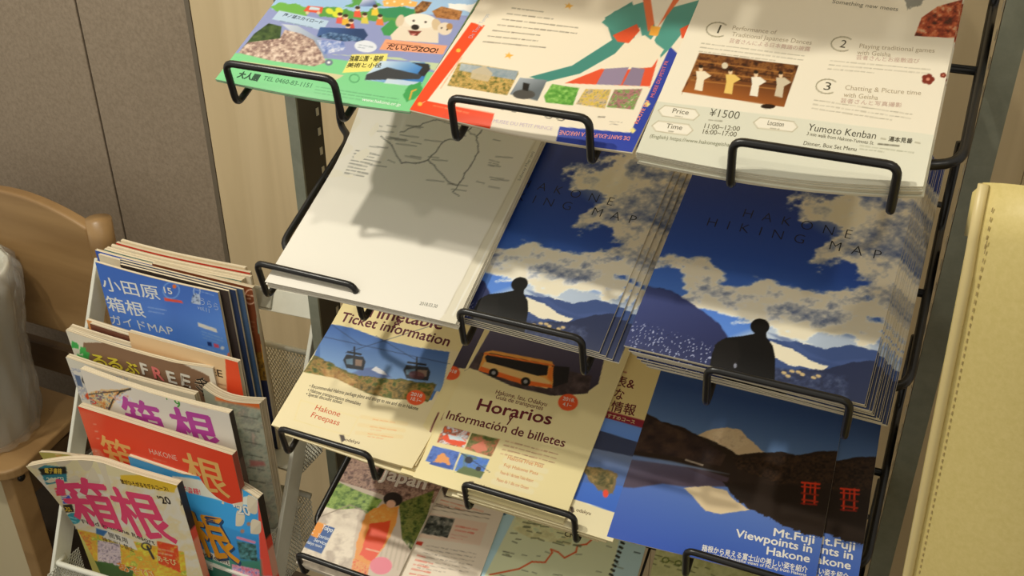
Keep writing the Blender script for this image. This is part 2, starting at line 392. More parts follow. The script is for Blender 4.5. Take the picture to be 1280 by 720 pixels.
def shelf(k):
    z = ZS[k]; base = np.array([0, .733, z])+TN*SH_BASE[k]
    e = empty('wire_shelf', base); e.parent = rack; e.location = base-world_loc(rack)
    def P(x, d, o=0): return base+np.array([x, 0, 0])+TV*d+TN*o
    m = MB(); xl, xr = -.622, .0225
    for sgn, x in ((1, xl), (-1, xr)):
        xe = x-.022 if sgn > 0 else x
        top = P(xe, .232)
        m.tube([top+np.array([0, .004, .085]), top, P(x, .215), P(x, .048), P(x+sgn*.05, .036)], .0042, 8, .018)
        m.tube([P(x, .152), P(x+sgn*.05, .152)], .0032, 8)
    m.tube([P(xl+.045, .036), P(xr-.045, .036)], .0035, 8)
    for d in (.15, .26): m.tube([P(xl, d), P(xr, d)], .003, 8)
    mesh_o = m.build('side_and_cross_wires', M_BLACK, e)
    m = MB()
    for x in np.linspace(xl+.05, xr-.05, 13): m.tube([P(x, .034), P(x, .28)], .0016, 6)
    m.build('deck_wires', M_BLACK, e)
    for xa, xb in ((-.601, -.486), (-.373, -.251), (-.137, -.019)):
        c = MB(); h = SH_TOP[k]-SH_BASE[k]; yb = SH_D[k]
        c.tube([P(xa, .036, 0), P(xa, yb-.010, 0), P(xa, yb, h), P(xb, yb, h), P(xb, yb-.010, 0), P(xb, .036, 0)], .0034, 10, .009)
        c.build('front_clip', M_BLACK, e)
SH_TOP = {0: .026, 1: .026, 2: .012, 3: .020, 4: .020}   # clip height above the printed faces
SH_D = {0: -.003, 1: -.003, 2: -.0055, 3: -.003, 4: -.003}
for k in (0, 1, 2, 3, 4): shelf(k)

# ---------------------------------------------------------------- top tier
def bow(a0, a1=0):                    # drooping front edge
    return lambda a, b: -a0*(1-np.minimum(b/.12, 1))**2*np.sin(np.pi*np.clip(a, 0, 1))+a1*np.sin(np.pi*a)*np.exp(-b*3)
# green area leaflet
s = rack_sheet(1, (269, 99), (513, 138), None, .285, yaw=0.4, off=.0005, bend=bow(.004, 0), gain=.98)
s.fill('#8f98c6')
s.poly([(250, 120), (290, 66), (420, 74), (555, 92), (540, 150), (250, 140)], '#7fcf8e')
s.poly([(300, 76), (430, 94), (420, 100), (310, 84)], '#e9c9a0', .8)
s.poly([(415, 68), (560, 80), (552, 92), (500, 72)], '#cfe0a0', .8)
s.poly([(335, -10), (640, -60), (600, 20), (340, 12)], '#9fc3e6')
s.wob([(338, 8), (350, 3), (375, 6), (392, 12), (380, 22), (345, 14)], '#6fb04a', 1)
s.wob([(392, 12), (420, 8), (446, 16), (470, 10), (520, 14), (520, 30), (400, 20)], '#5a9c48', 1.5)
s.wob([(470, 12), (500, 8), (520, 12), (512, 24), (480, 22)], '#2f8a5a', 1)
s.wob([(430, -30), (452, -6), (470, 2), (480, 8), (430, 8), (440, 2)], '#5aa04c', 2)
s.grad([(448, 8), (462, -14), (472, 8)], '#ffffff', '#5f74a8', (455, -6), (460, 8))
s.wob([(478, 0), (500, -4), (522, 2), (520, 8), (480, 8)], '#f2b45e', 1)
for x, y in ((484, 4), (493, 2), (503, 5), (513, 3)): s.ell(x, y, 1.6, 1.3, '#fff3d0')
s.wob([(560, 4), (580, 6), (600, 2), (590, 16), (575, 12), (562, 16)], '#f4f2ec', 1)
s.poly([(385, 7), (404, 9), (402, 17), (379, 14)], '#dd5638'); s.poly([(388, 8), (400, 10), (399, 13), (386, 12)], '#c9d8e0')
for x in (384, 398): s.ell(x, 16, 2.2, 2, '#d9c4a0')
for x, y in ((412, 14), (420, 18), (424, 13)): s.ell(x, y, 5, 3.6, '#d8dc3e', 20)
for x, y, c in ((424, 22, '#e05a4a'), (438, 30, '#c94a3a'), (431, 24, '#e3b23c'), (446, 14, '#e85a40'), (455, 22, '#d9c650'), (468, 12, '#e7c63c'), (474, 24, '#e37a40'), (434, 36, '#3a55a0')):
    s.poly([(x-3, y), (x+4, y-1), (x+6, y+8), (x-4, y+7)], c); s.ell(x+1, y-3, 3, 3, '#f0c9a0'); s.ell(x+1, y-4.5, 3.2, 2, '#3c2a20')
s.poly([(349, 13), (411, 26), (404, 38), (340, 24)], '#b6cde2'); s.text('芦ノ湖スカイロード', (353, 20), (402, 30), 5, '#3a4a58', .02); s.rows((350, 26), (398, 36), (-1, 3), 1, '#3f5268', 1, .6)
s.photo([(300, 64), (318, 42), (336, 29), (352, 33), (350, 52)], ['#1f3418', '#3c5428', '#5a6c38'], .2, 3)
s.grad([(352, 30), (372, 32), (402, 50), (410, 74), (390, 60)], '#cdd4dc', '#8a9ab4', (352, 30), (400, 60))
s.photo([(296, 68), (310, 53), (350, 48), (356, 37), (376, 42), (392, 50), (402, 66), (408, 78), (392, 83), (340, 76), (298, 66)], ['#6f5450', '#a08478', '#cdb4a2', '#ead6c6'], .3, 5)
s.grad([(396, 45), (400, 34), (455, 36), (460, 44), (452, 53)], '#3e5f96', '#27406c', (400, 34), (440, 52))
s.photo([(396, 46), (412, 40), (440, 44), (456, 50), (430, 52)], ['#1c2f48', '#40618c', '#8ca8c8'], .3, 3)
s.photo([(396, 50), (430, 52), (432, 62), (405, 68)], ['#5b73b0', '#8a9cd0', '#e6e6ee'], .25, 8)
s.ell(457, 58, 14, 7.5, '#e8ecf0', 5, .9); s.rows((449, 56), (466, 59), (-1, 3), 2, '#60707e', 1)
s.ell(411, 78, 5, 4, '#707a8c'); s.ell(411, 78, 2, 1.6, '#e8e8e8')
s.poly([(476, 36), (490, 24), (502, 34), (498, 46), (480, 44)], '#3d9650')
s.photo([(518, 10), (528, 1), (540, 3), (532, 14), (520, 18)], ['#4a2c18', '#8a5c30', '#c49058'], .3, 2)
s.photo([(540, 14), (552, 8), (578, 14), (574, 25), (560, 24), (545, 22)], ['#7d4e28', '#a9703c', '#c08850'], .3, 4)
s.ell(522, 33, 24, 14, '#e9dcc8', 8); s.ell(526, 26, 20, 9, '#f2e9da', 5); s.ell(500, 26, 5, 8, '#d8c4a6', 20); s.ell(546, 32, 6, 9, '#d4bc98', -20)
s.poly([(488, 44), (500, 32), (548, 38), (548, 54), (490, 50)], '#e6d8c2')
for x, y in ((517, 26), (532, 27.5)): s.ell(x, y, 1.5, 1.3, '#241a14')
s.ell(519, 34, 5, 3.4, '#1c1512'); s.poly([(510, 38), (527, 39), (521, 45), (513, 44)], '#7a2c24'); s.poly([(513, 42), (520, 42), (517, 45)], '#e2938a')
s.ell(556, 36, 9, 8, '#e4d4be'); s.ell(562, 33, 4, 4, '#b58852'); s.ell(552, 35, 1.1, 1.1, '#33261c'); s.ell(559, 37, 1.1, 1.1, '#33261c')
s.poly([(474, 62), (482, 49), (559, 57), (554, 68)], '#f0a27a'); s.text('だいぶつZOO!', (483, 61), (546, 66), 7, '#3c1c12', .03)
s.rows((484, 54), (545, 60), (0, 3), 1, '#3c1c12', 1.1)
s.poly([(428, 91), (440, 68), (485, 67), (480, 88)], '#efe27a'); s.text('強羅公園・箱根', (436, 76), (478, 76), 7, '#40401c', .02)
s.text('美術と小径', (433, 84), (476, 84), 6, '#40401c', .02)
s.grad([(458, 93), (476, 76), (530, 78), (538, 82), (527, 105), (520, 108), (456, 100)], '#cfe0ee', '#3a7cc0', (480, 76), (500, 106))
s.poly([(458, 93), (484, 84), (528, 94), (524, 99), (456, 100)], '#3a3d40'); s.poly([(515, 78), (536, 80), (538, 86), (530, 96), (522, 92), (528, 84)], '#2a2a2c')
s.poly([(484, 98), (528, 103), (520, 108), (480, 104)], '#dfe8ee', .8)
s.wob([(504, 118), (512, 106), (526, 102), (528, 116), (518, 124), (508, 128)], '#3fa054', 1.2); s.line([(512, 124), (515, 114), (520, 112)], '#e0a93c', 2)
s.ell(443, 98, 6, 5, '#4a9a60', 0, 1, 1, 1)
s.text('TEL 0460-83-1151', (328, 100), (388, 110), 6, '#3c7a50', 0)
s.rows((395, 108), (498, 124), (-1, 4), 3, '#3f7f54', 1, .6)
s.text('www.hakone.or.jp', (452, 126), (500, 133), 4.5, '#e8f4e4', .01)
s.text('大人園', (296, 96), (322, 101), 9, '#1f4a30', .05)
make(s, 'area_leaflet', 'green and lavender illustrated leaflet with a white dog, left on the top tier', 'leaflet', .0025, cols=('#7fbf8c', '#d8e4c8'))
# cream museum leaflet with orange and blue corners
s = rack_sheet(1, (512, 137), (797, 174), None, .285, yaw=2, off=.001, bend=bow(.006, .001), gain=1.08)
s.fill('#efe3cb')
s.poly([(505, 145), (512, 134), (589, 28), (606, 32), (534, 126), (618, 142), (608, 176), (490, 160)], '#e8491f')
s.poly([(589, 26), (600, 20), (604, 34)], '#efe3cb')
s.poly([(838, 58), (852, 72), (806, 200), (684, 196), (696, 158), (788, 166)], '#2b3f9c'); s.poly([(694, 150), (700, 156), (690, 196), (680, 190)], '#efe3cb')
s.rows((551, 110), (590, 52), (0, 0), 1, '#f5a070', 1.6, .8); s.rows((542, 132), (612, 147), (0, 0), 1, '#f5a070', 1.6, .8)
for x, y in ((573, 63), (525, 130)): s.ell(x, y, 2.8, 2.4, '#f6c14a')
for x, y in ((636, 69), (711, 7)): s.poly([(x, y-4), (x+2, y-1), (x+6, y), (x+2, y+2), (x+2, y+5), (x-1, y+2), (x-5, y+3), (x-3, y), (x-5, y-2), (x-1, y-1)], '#e9b04a')
for x, y in ((791, 163), (809, 130)): s.poly([(x, y-4), (x+4, y), (x, y+4), (x-4, y)], '#f1e08a')
s.text('DE SAINT-EXUPERY A HAKONE', (788, 171), (700, 163), 5, '#d68a86', .02)
s.text('ROUTE DU', (797, 155), (812, 126), 4.5, '#e88a6a', .02); s.text('MUSEE DU PETIT PR', (817, 122), (836, 76), 4.5, '#c86a72', .02)
s.text('MUSEE DU PETIT PRINCE', (616, 153), (690, 163), 4.5, '#c9b7c4', 0)
s.text('De Tous Temps', (590, 48), (612, 18), 5, '#a8b4c4', -.01)
for k in range(7): s.rows((640-k*6, 10+k*7), (735-k*1, 22+k*7), (0, 0), 1, '#4a4438', 1.3, .75, k)
# plain drapery of the same colours
s.poly([(756, 22), (790, 2), (800, 30), (790, 55), (725, 92), (680, 103), (662, 96), (715, 82), (765, 50)], '#3f8478')
s.poly([(752, 28), (768, 14), (812, 0), (820, 40), (806, 62), (800, 34), (780, 50)], '#4a9083')
s.poly([(838, 10), (874, 0), (870, 20), (838, 60), (826, 72), (818, 50)], '#4a9083')
s.poly([(706, 104), (756, 84), (790, 60), (824, 68), (812, 110)], '#dc5230'); s.poly([(752, 86), (784, 50), (806, 44), (830, 62), (815, 84), (770, 88)], '#e8dcc2')
s.poly([(744, 108), (756, 86), (786, 84), (776, 106)], '#8f8098'); s.poly([(778, 106), (790, 84), (806, 86), (800, 108)], '#86778e')
s.poly([(812, -8), (840, -8), (836, 12), (818, 30)], '#e9e0cc'); s.poly([(803, -5), (813, -5), (818, 30), (810, 40)], '#dd6a3a'); s.poly([(844, -5), (853, -5), (832, 22), (822, 34)], '#dd6a3a')
s.poly([(814, 32), (826, 34), (822, 45), (811, 44)], '#e8a33a')
s.poly([(766, 44), (796, 30), (800, 38), (786, 54), (772, 52)], '#d8502a'); s.poly([(850, 36), (866, 28), (862, 46), (852, 48)], '#d8502a')
s.poly([(640, 98), (700, 104), (812, 108), (806, 120), (640, 108)], '#efe3cb')
s.photo([(559, 107), (573, 79), (577, 78), (648, 89), (648, 92), (634, 119)], ['#4a5a24', '#8a7a3c', '#d0a860', '#7c8048'], .3, 11); s.grad([(576, 79), (648, 89), (644, 100), (574, 88)], '#b4c4d4', '#8aa0b8', (576, 80), (600, 95), .8)
s.poly([(590, 88), (606, 82), (616, 92), (610, 102), (588, 98)], '#c4b494', .9)
s.grad([(637, 118), (650, 97), (684, 100), (672, 126)], '#a8b0b8', '#60686c', (640, 98), (650, 122)); s.ell(655, 118, 14, 6, '#4a4844'); s.poly([(654, 103), (662, 105), (660, 114), (653, 112)], '#181614')
s.photo([(680, 120), (690, 105), (724, 110), (716, 132), (682, 128)], ['#3d7a2c', '#63a040', '#9ac86a'], .25, 4)
s.photo([(720, 130), (732, 111), (764, 112), (756, 136)], ['#6a7a58', '#c0a890', '#d8b84a', '#8a8478'], .3, 6)
s.photo([(758, 134), (768, 112), (803, 111), (792, 137)], ['#3c7030', '#b46a78', '#6a9a48', '#d8a0a0'], .3, 7)
for x, y in ((629, 133), (643, 136), (686, 144), (701, 147)): s.ell(x, y, 5, 3.6, '#6a6458', 10, 1, 1, 1.1)
s.poly([(593, 128), (606, 125), (630, 127), (600, 133)], '#e4b49a')
s.rows((748, 146), (768, 147), (0, 0), 1, '#3a342c', 2); s.rows((762, 152), (778, 153), (0, 3), 2, '#6a6458', 1)
make(s, 'museum_leaflet', 'cream leaflet with orange and blue corner borders and green drapery, middle of top tier', 'leaflet', .003, cols=('#ece0c8', '#c8b898'))
# performance leaflets
s = rack_sheet(1, (795, 190), (1153, 236), None, .285, yaw=-.4, off=.0015, bend=lambda a, b: bow(.0045, 0)(a, b)+.011*a**3*np.exp(-b*3.5), gain=1.0)
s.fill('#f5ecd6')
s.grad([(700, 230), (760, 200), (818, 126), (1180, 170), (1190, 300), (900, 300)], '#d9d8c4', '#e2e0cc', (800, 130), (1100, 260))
s.text('1', (893, 41), (901, 42), 11, '#4a4636'); s.text('2', (1049, 59), (1056, 60), 10, '#4a4636'); s.text('3', (1029, 112), (1037, 113), 10, '#4a4636')
for cx, cy in ((897, 37), (1053, 55), (1034, 108)):
    k = np.radians(np.linspace(40, 300, 14)); s.line([(cx+14*math.cos(q), cy-9*math.sin(q)) for q in k], '#8c8468', 1.2)
P_ = '#b4a488'
s.text('Performance of', (915, 37), (970, 43), 5.5, P_, 0); s.text('Traditional Japanese Dances', (914, 45), (1014, 56), 5.5, P_, 0); s.text('芸者さんによる日本舞踊の披露', (911, 53), (1012, 64), 5.5, '#c8a898', 0)
s.rows((877, 54), (1005, 70), (-1.5, 5), 3, '#8c8470', 1.2)
s.text('Playing traditional games', (1074, 60), (1168, 66), 5.5, P_, 0); s.text('with Geisha', (1071, 68), (1113, 71), 5.5, P_, 0); s.text('芸者さんとお座敷遊び', (1070, 74), (1149, 79), 5.5, '#c8a898', 0)
s.rows((1038, 76), (1163, 87), (-1.5, 5), 3, '#8c8470', 1.2)
s.text('Chatting & Picture time', (1056, 112), (1151, 119), 5.8, P_, 0); s.text('with Geisha', (1054, 121), (1097, 125), 5.8, P_, 0); s.text('芸者さんと写真撮影', (1050, 128), (1127, 134), 5.5, '#c8a898', 0)
s.rows((1018, 125), (1140, 143), (-1.5, 5.2), 3, '#8c8470', 1.2)
s.grad([(852, 115), (876, 66), (998, 82), (980, 134)], '#2c1408', '#b4672a', (930, 70), (915, 132)); s.photo([(852, 118), (874, 66), (998, 82), (990, 104), (862, 100)], ['#2a1208', '#5c3014', '#96602c', '#6a3c18'], .2, 5, .85)
for k in range(5): s.line([(872-k*2, 76+k*6), (990-k*3, 92+k*5)], '#3a1c0c' if k % 2 else '#b87c3c', 1.4, .8)
for x, y, c in ((876, 96, '#f0e2c4'), (913, 100, '#e9c46a'), (945, 103, '#f2ead6'), (976, 104, '#cfc0a4')):
    s.ell(x, y-10, 2.6, 3.6, '#e9c9a0'); s.ell(x, y-13, 2.8, 2.2, '#20120a'); s.poly([(x-6, y-7), (x+5, y-7), (x+13, y-1), (x+4, y+4), (x+2, y+18), (x-8, y+16), (x-5, y+2)], c)
s.ell(960, 133, 9, 3, '#241006'); s.ell(906, 82, 4, 4, '#d8cbb0')
for (x, y, r) in ((1160, 99, 8), (1179, 94, 4)):
    for q in range(5): s.ell(x+r*.55*math.cos(q*1.257), y+r*.45*math.sin(q*1.257), r*.5, r*.42, '#7c2a1c')
    s.ell(x, y, r*.3, r*.25, '#d88a70')
for (x, y, wd, t) in ((826, 139, 48, 'Price'), (818, 158, 48, 'Time'), (945, 154, 52, 'Location')):
    q = [(x+5, y-7), (x+wd-5, y-2), (x+wd, y+5), (x+wd-7, y+11), (x+2, y+6), (x-3, y-1)]; s.poly(q, '#f6efdc'); s.line(q+[q[0]], '#b8ae90', 1)
    s.text(t, (x+14, y+2), (x+34, y+4.5), 6, '#6a6450'); s.rows((x+18, y+6), (x+30, y+7.5), (0, 0), 1, '#6a6450', 1.5)
s.text('¥1500', (886, 145), (923, 149), 10, '#4a4636', -.01); s.rows((886, 150), (919, 153), (0, 0), 1, '#6a6450', 1.6)
s.text('11:00~12:00', (880, 160), (924, 164), 6, '#6a6450'); s.text('16:00~17:00', (878, 167), (920, 171), 6, '#6a6450')
s.text('Yumoto Kenban', (1009, 163), (1094, 174), 9, '#3e3a2c', -.005); s.text('3 min walk from Hakone-Yumoto St.', (1008, 169), (1092, 181), 4.5, '#6a6450')
s.text('湯本見番', (1110, 176), (1140, 179), 6, '#4a4636', .02); s.rows((1098, 180), (1150, 185), (0, 0), 1, '#4a4636', 2.2)
s.line([(1101, 173), (1107, 174)], '#8c8468', 1); s.line([(1144, 178), (1150, 179)], '#8c8468', 1)
s.rows((1075, 182), (1142, 191), (0, 4), 2, '#8c8c70', 1.2); s.text('Dinner, Box Set Menu', (1004, 181), (1070, 189), 5, '#6a6450')
s.text('(English) https://www.hakonegeisha.jp', (812, 172), (918, 184), 4.5, '#8c8c70'); s.text('https://www.hakonegeisha.jp', (940, 184), (1018, 194), 4, '#7c7c60'); s.text('hakonegeisha@gmail.jp', (1030, 198), (1094, 206), 4, '#7c7c60')
s.wob([(1128, -6), (1134, 12), (1148, 8), (1160, -6)], '#8c8c84', 2); s.photo([(1143, 45), (1152, 22), (1172, 8), (1215, -4), (1240, -6), (1200, 48)], ['#3c0c08', '#8a2c18', '#c86038', '#d8b894'], .16, 21)
s.text('Something new meets', (1040, 4), (1122, 14), 5, '#7c7868', 0)
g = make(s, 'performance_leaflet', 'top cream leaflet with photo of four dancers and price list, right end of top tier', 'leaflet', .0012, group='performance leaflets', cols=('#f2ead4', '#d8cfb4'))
stack(g, s, 6, .0018, 'cream leaflet, ORD from the top of the pile under the four dancers photo', 'performance leaflets', (0.0002, -.0002), .0012, 3)

# ---------------------------------------------------------------- second tier
def mapbend(a, b): return -.005*np.maximum(0, 1-b/.06)**2+.012*np.maximum(0, b-.62)**2*8*np.maximum(0, 1-a*2.2)
s = rack_sheet(2, (331, 352), (572, 399), None, .262, yaw=-1.0, off=.003, bend=lambda a, b: .030*np.clip((b-.55)/.45, 0, 1)**2*(1-a)**2+.0015*np.sin(a*3.1), dens=.75, gain=1.0)
s.fill('#f1ebdd')
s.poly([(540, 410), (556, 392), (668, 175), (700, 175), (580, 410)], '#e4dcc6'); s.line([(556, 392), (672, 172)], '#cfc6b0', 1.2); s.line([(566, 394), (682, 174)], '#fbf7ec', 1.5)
G = '#77766e'
def squig(pts, c, wd, a=1):
    out = [pts[0]]; rr = random.Random(int(pts[0][0]))
    for p0, p1 in zip(pts[:-1], pts[1:]):
        n = max(1, int(math.hypot(p1[0]-p0[0], p1[1]-p0[1])/5))
        for k in range(1, n+1): out.append((p0[0]+(p1[0]-p0[0])*k/n+rr.uniform(-1.3, 1.3)*(k < n), p0[1]+(p1[1]-p0[1])*k/n+rr.uniform(-1.3, 1.3)*(k < n)))
    s.line(out, c, wd, a)
squig([(476, 170), (490, 182), (496, 195), (502, 204), (520, 204), (535, 200), (546, 212), (556, 222), (566, 230), (572, 232), (585, 212), (598, 190), (596, 170), (604, 160)], '#6d6c66', 1.4, .9)
squig([(500, 165), (520, 158), (545, 150), (580, 160), (597, 172)], '#8d8c84', 1.2); squig([(535, 200), (545, 190), (556, 176), (575, 172), (600, 150), (610, 140)], '#7d7c74', 1.3); squig([(572, 232), (566, 240), (574, 245)], '#7d7c74', 1.1)
rnd = random.Random(4)
for k in range(34):
    x, y = rnd.choice([(rnd.uniform(455, 515), rnd.uniform(150, 208)), (rnd.uniform(530, 620), rnd.uniform(148, 240))]); s.line([(x, y), (x+rnd.uniform(8, 26), y+rnd.uniform(1, 4))], G, 1.4, .55)
for k in range(8): s.rows((445-k*2, 188+k*4), (488-k*1.5, 197+k*4), (0, 0), 1, '#62615a', 1.5, .8, k)
s.text('Subway Map (en)', (650, 226), (668, 190), 3.5, '#8a887c'); s.text('2018.03.30', (524, 381), (546, 385), 4.5, '#8a887c', .01); s.rows((612, 200), (624, 203), (-1, 3), 3, '#8a887c', 1.5)
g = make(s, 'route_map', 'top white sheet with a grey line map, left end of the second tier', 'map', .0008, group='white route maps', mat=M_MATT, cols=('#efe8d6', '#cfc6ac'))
stack(g, s, 5, .0014, 'white sheet, ORD from the top of the route map pile on the second tier', 'white route maps', (.0003, 0), .0015, 5)

# hiking map booklets (one print)
def hiking():
    s = rack_sheet(2, (780, 431), (1068, 509), .208, .295, yaw=0.8, off=.0, bend=lambda a, b: -.0010*np.maximum(0, 1-b/.08)**2+.0015*np.sin(np.pi*a), gain=1.5)
    X, Y = s.X, s.Y; s.fill('#2c4f96')
    e = Y-(.255*(X-780))              # height measured along the sloping print
    t = np.clip((e-180)/180, 0, 1)[:, None]
    s.C = hexc('#172c6c')*(1-t)+hexc('#3058aa')*t
    cloud = np.zeros(len(X))
    def bump(cx, cy, rx, ry, k): 
        nonlocal cloud; cloud = cloud+k*np.exp(-(((X-cx)/rx)**2+((Y-cy)/ry)**2))
    for b in ((1045, 262, 62, 30, 1.1), (1130, 250, 60, 45, 1.1), (1075, 310, 55, 22, 1.0), (1020, 325, 22, 16, .8), (1120, 300, 60, 40, .9), (860, 335, 70, 22, .9), (900, 370, 60, 26, 1.2), (990, 385, 70, 34, 1.2), (1080, 395, 80, 45, 1.2), (1135, 350, 50, 50, .8), (1000, 235, 25, 14, .35), (830, 325, 30, 14, .6)): bump(*b)
    f = fbm(X*.024, Y*.045, 31, 6); f2 = fbm(X*.035+9, Y*.07, 57, 6)
    dn = cloud*.60+(f-.5)*1.15; m = sstep(.45, .62, dn)[:, None]
    cc = np.clip(1.25-sstep(.6, 1.1, dn)*.55+(f2-.5)*2.0-.2+(.35-np.clip((Y-(.2*(X-800)+330))/260, -.3, .5))*0, 0, 1)[:, None]
    low = np.clip((Y-.18*(X-800)-300)/90, 0, 1)[:, None]
    f3 = fbm(X*.13, Y*.2, 91, 4)[:, None]; cc = np.clip(cc+(f3-.5)*.9+low*.25, 0, 1)
    shade = hexc('#4c5a7c')*(1-cc)+(hexc('#cfc5ae')*(1-low)+hexc('#fdf6e2')*low)*cc
    s.C = s.C*(1-.35*low)+hexc('#7fa6dc')*.35*low
    s.C = s.C*(1-m)+shade*m
    s.ell(1050, 268, 34, 20, '#e6dcb8', 10, .45, 26)
    # far band of light over the lake, hills, water
    s.grad([(900, 430), (985, 398), (1090, 425), (1140, 440), (1140, 470), (930, 440)], '#f1e7c8', '#c9c0a6', (940, 405), (1100, 450), .55, 12)
    s.wob([(960, 423), (1000, 428), (1030, 436), (1060, 431), (1100, 440), (1140, 452), (1140, 540), (1000, 520), (955, 450)], '#33446f', 1)
    s.wob([(955, 424), (990, 436), (1012, 450), (1035, 458), (1028, 463), (985, 456), (955, 440)], '#efe6cc', .8)
    s.poly([(960, 416), (985, 422), (1010, 440), (1040, 452), (1080, 448), (1140, 470), (1140, 480), (1010, 446)], '#3d4e7c', .6, 3)
    s.wob([(1030, 462), (1070, 452), (1140, 448), (1140, 560), (960, 500), (955, 462), (1000, 462)], '#232a44', 1)
    s.photo([(955, 458), (1060, 470), (1060, 500), (955, 480)], ['#1f2438', '#2b3350', '#46506c'], .22, 8, .8, 3)
    for x, y in ((980, 466), (990, 464), (1003, 468), (1017, 472), (985, 470), (998, 465), (1023, 470)): s.ell(x, y, 3.4, 1.9, '#b8a070', 15, .9)
    s.wob([(760, 440), (778, 418), (808, 357), (840, 364), (866, 380), (898, 404), (912, 424), (925, 440), (940, 520), (760, 500)], '#262c52', 1)
    s.grad([(760, 440), (778, 418), (808, 357), (840, 364), (866, 380), (898, 404), (912, 424), (925, 440), (920, 470), (800, 440)], '#3a4474', '#22274a', (830, 360), (850, 440), .7, 3)
    I, mk = s.mask([(770, 435), (792, 400), (870, 425), (905, 440), (900, 490), (770, 470)], 6); ff = vnoise(X[I]*.55, Y[I]*.8, 77)
    s.mix(I, mk*(ff > .82)*.75, hexc('#a9b0cc')); s.mix(I, mk*(ff < .15)*.6, hexc('#1c2038'))
    D = '#070504'
    s.ell(950, 408, 12, 10, D); s.poly([(944, 414), (958, 416), (958, 426), (940, 424)], D); s.poly([(884, 476), (890, 442), (897, 428), (908, 422), (928, 420), (944, 417), (958, 421), (966, 432), (969, 446), (968, 500), (884, 490)], D)
    s.wob([(889, 470), (893, 432), (904, 424), (922, 426), (926, 445), (915, 470)], '#0e0b09', 1); s.ell(919, 457, 2, 3, '#6f7280')
    for x0, x1, y0, y1, tx in ((928, 1063, 271, 299, 'H A K O N E'), (883, 1100, 282, 325, 'H I K I N G   M A P')):
        s.text(tx, (x0, y0), (x1, y1), 11, '#14161c', -.015, 1.25)
    return s
s = hiking()
hk = make(s, 'hiking_booklet', 'blue hiking booklet on top of the fanned pile at the right of the second tier', 'booklet', .0019, group='hiking booklets', cols=('#e9dec4', '#7d7668'), layers=3)
dirX = s.u.copy()
stack(hk, s, 11, .0024, 'blue hiking booklet, ORD from the top of the fanned right-hand pile', 'hiking booklets', (.0019, .0), .0010, 8, .006)
left = []
A = np.array(s.O); B = hit((569, 392), np.array([0, .733, ZS[2]]), TN)
for k in range(4):                       # the pile to its left, partly under the white map
    r = hk.copy(); COL.objects.link(r)
    r.location = hit((775, 446), np.array([0, .733, ZS[2]])-TN*.0105, TN)-s.u*.228-TN*(.0024*k)+s.u*(.0062*k)-TV*.0005*k
    r['label'] = 'blue hiking booklet on top of the thinner pile beside the white route map' if k == 0 else 'blue hiking booklet, '+ORDS[k]+' from the top of the thin pile beside the route map'
    if k: r['group'] = 'hiking booklets in the thinner pile'
    else: r['group'] = 'hiking booklets'
    for ch in hk.children: c = ch.copy(); COL.objects.link(c); c.parent = r
# tier above the frame: its leaflets shade the tier below
for i, (x0, x1) in enumerate(((-.612, -.415), (-.405, -.205), (-.198, .0))):
    s = Sheet(np.array([x0, .733, ZS[0]]), np.array([1., 0, 0]), TV, x1-x0, .285, dens=.05)
    s.fill(('#e8e0cc', '#c9d4dc', '#ece4d0')[i])
    make(s, 'plain_leaflet', ('pale leaflet at the left end of the tier above the picture', 'pale blue leaflet midway along the tier above the picture', 'cream leaflet at the right end of the tier above the picture')[i], 'leaflet', .004)

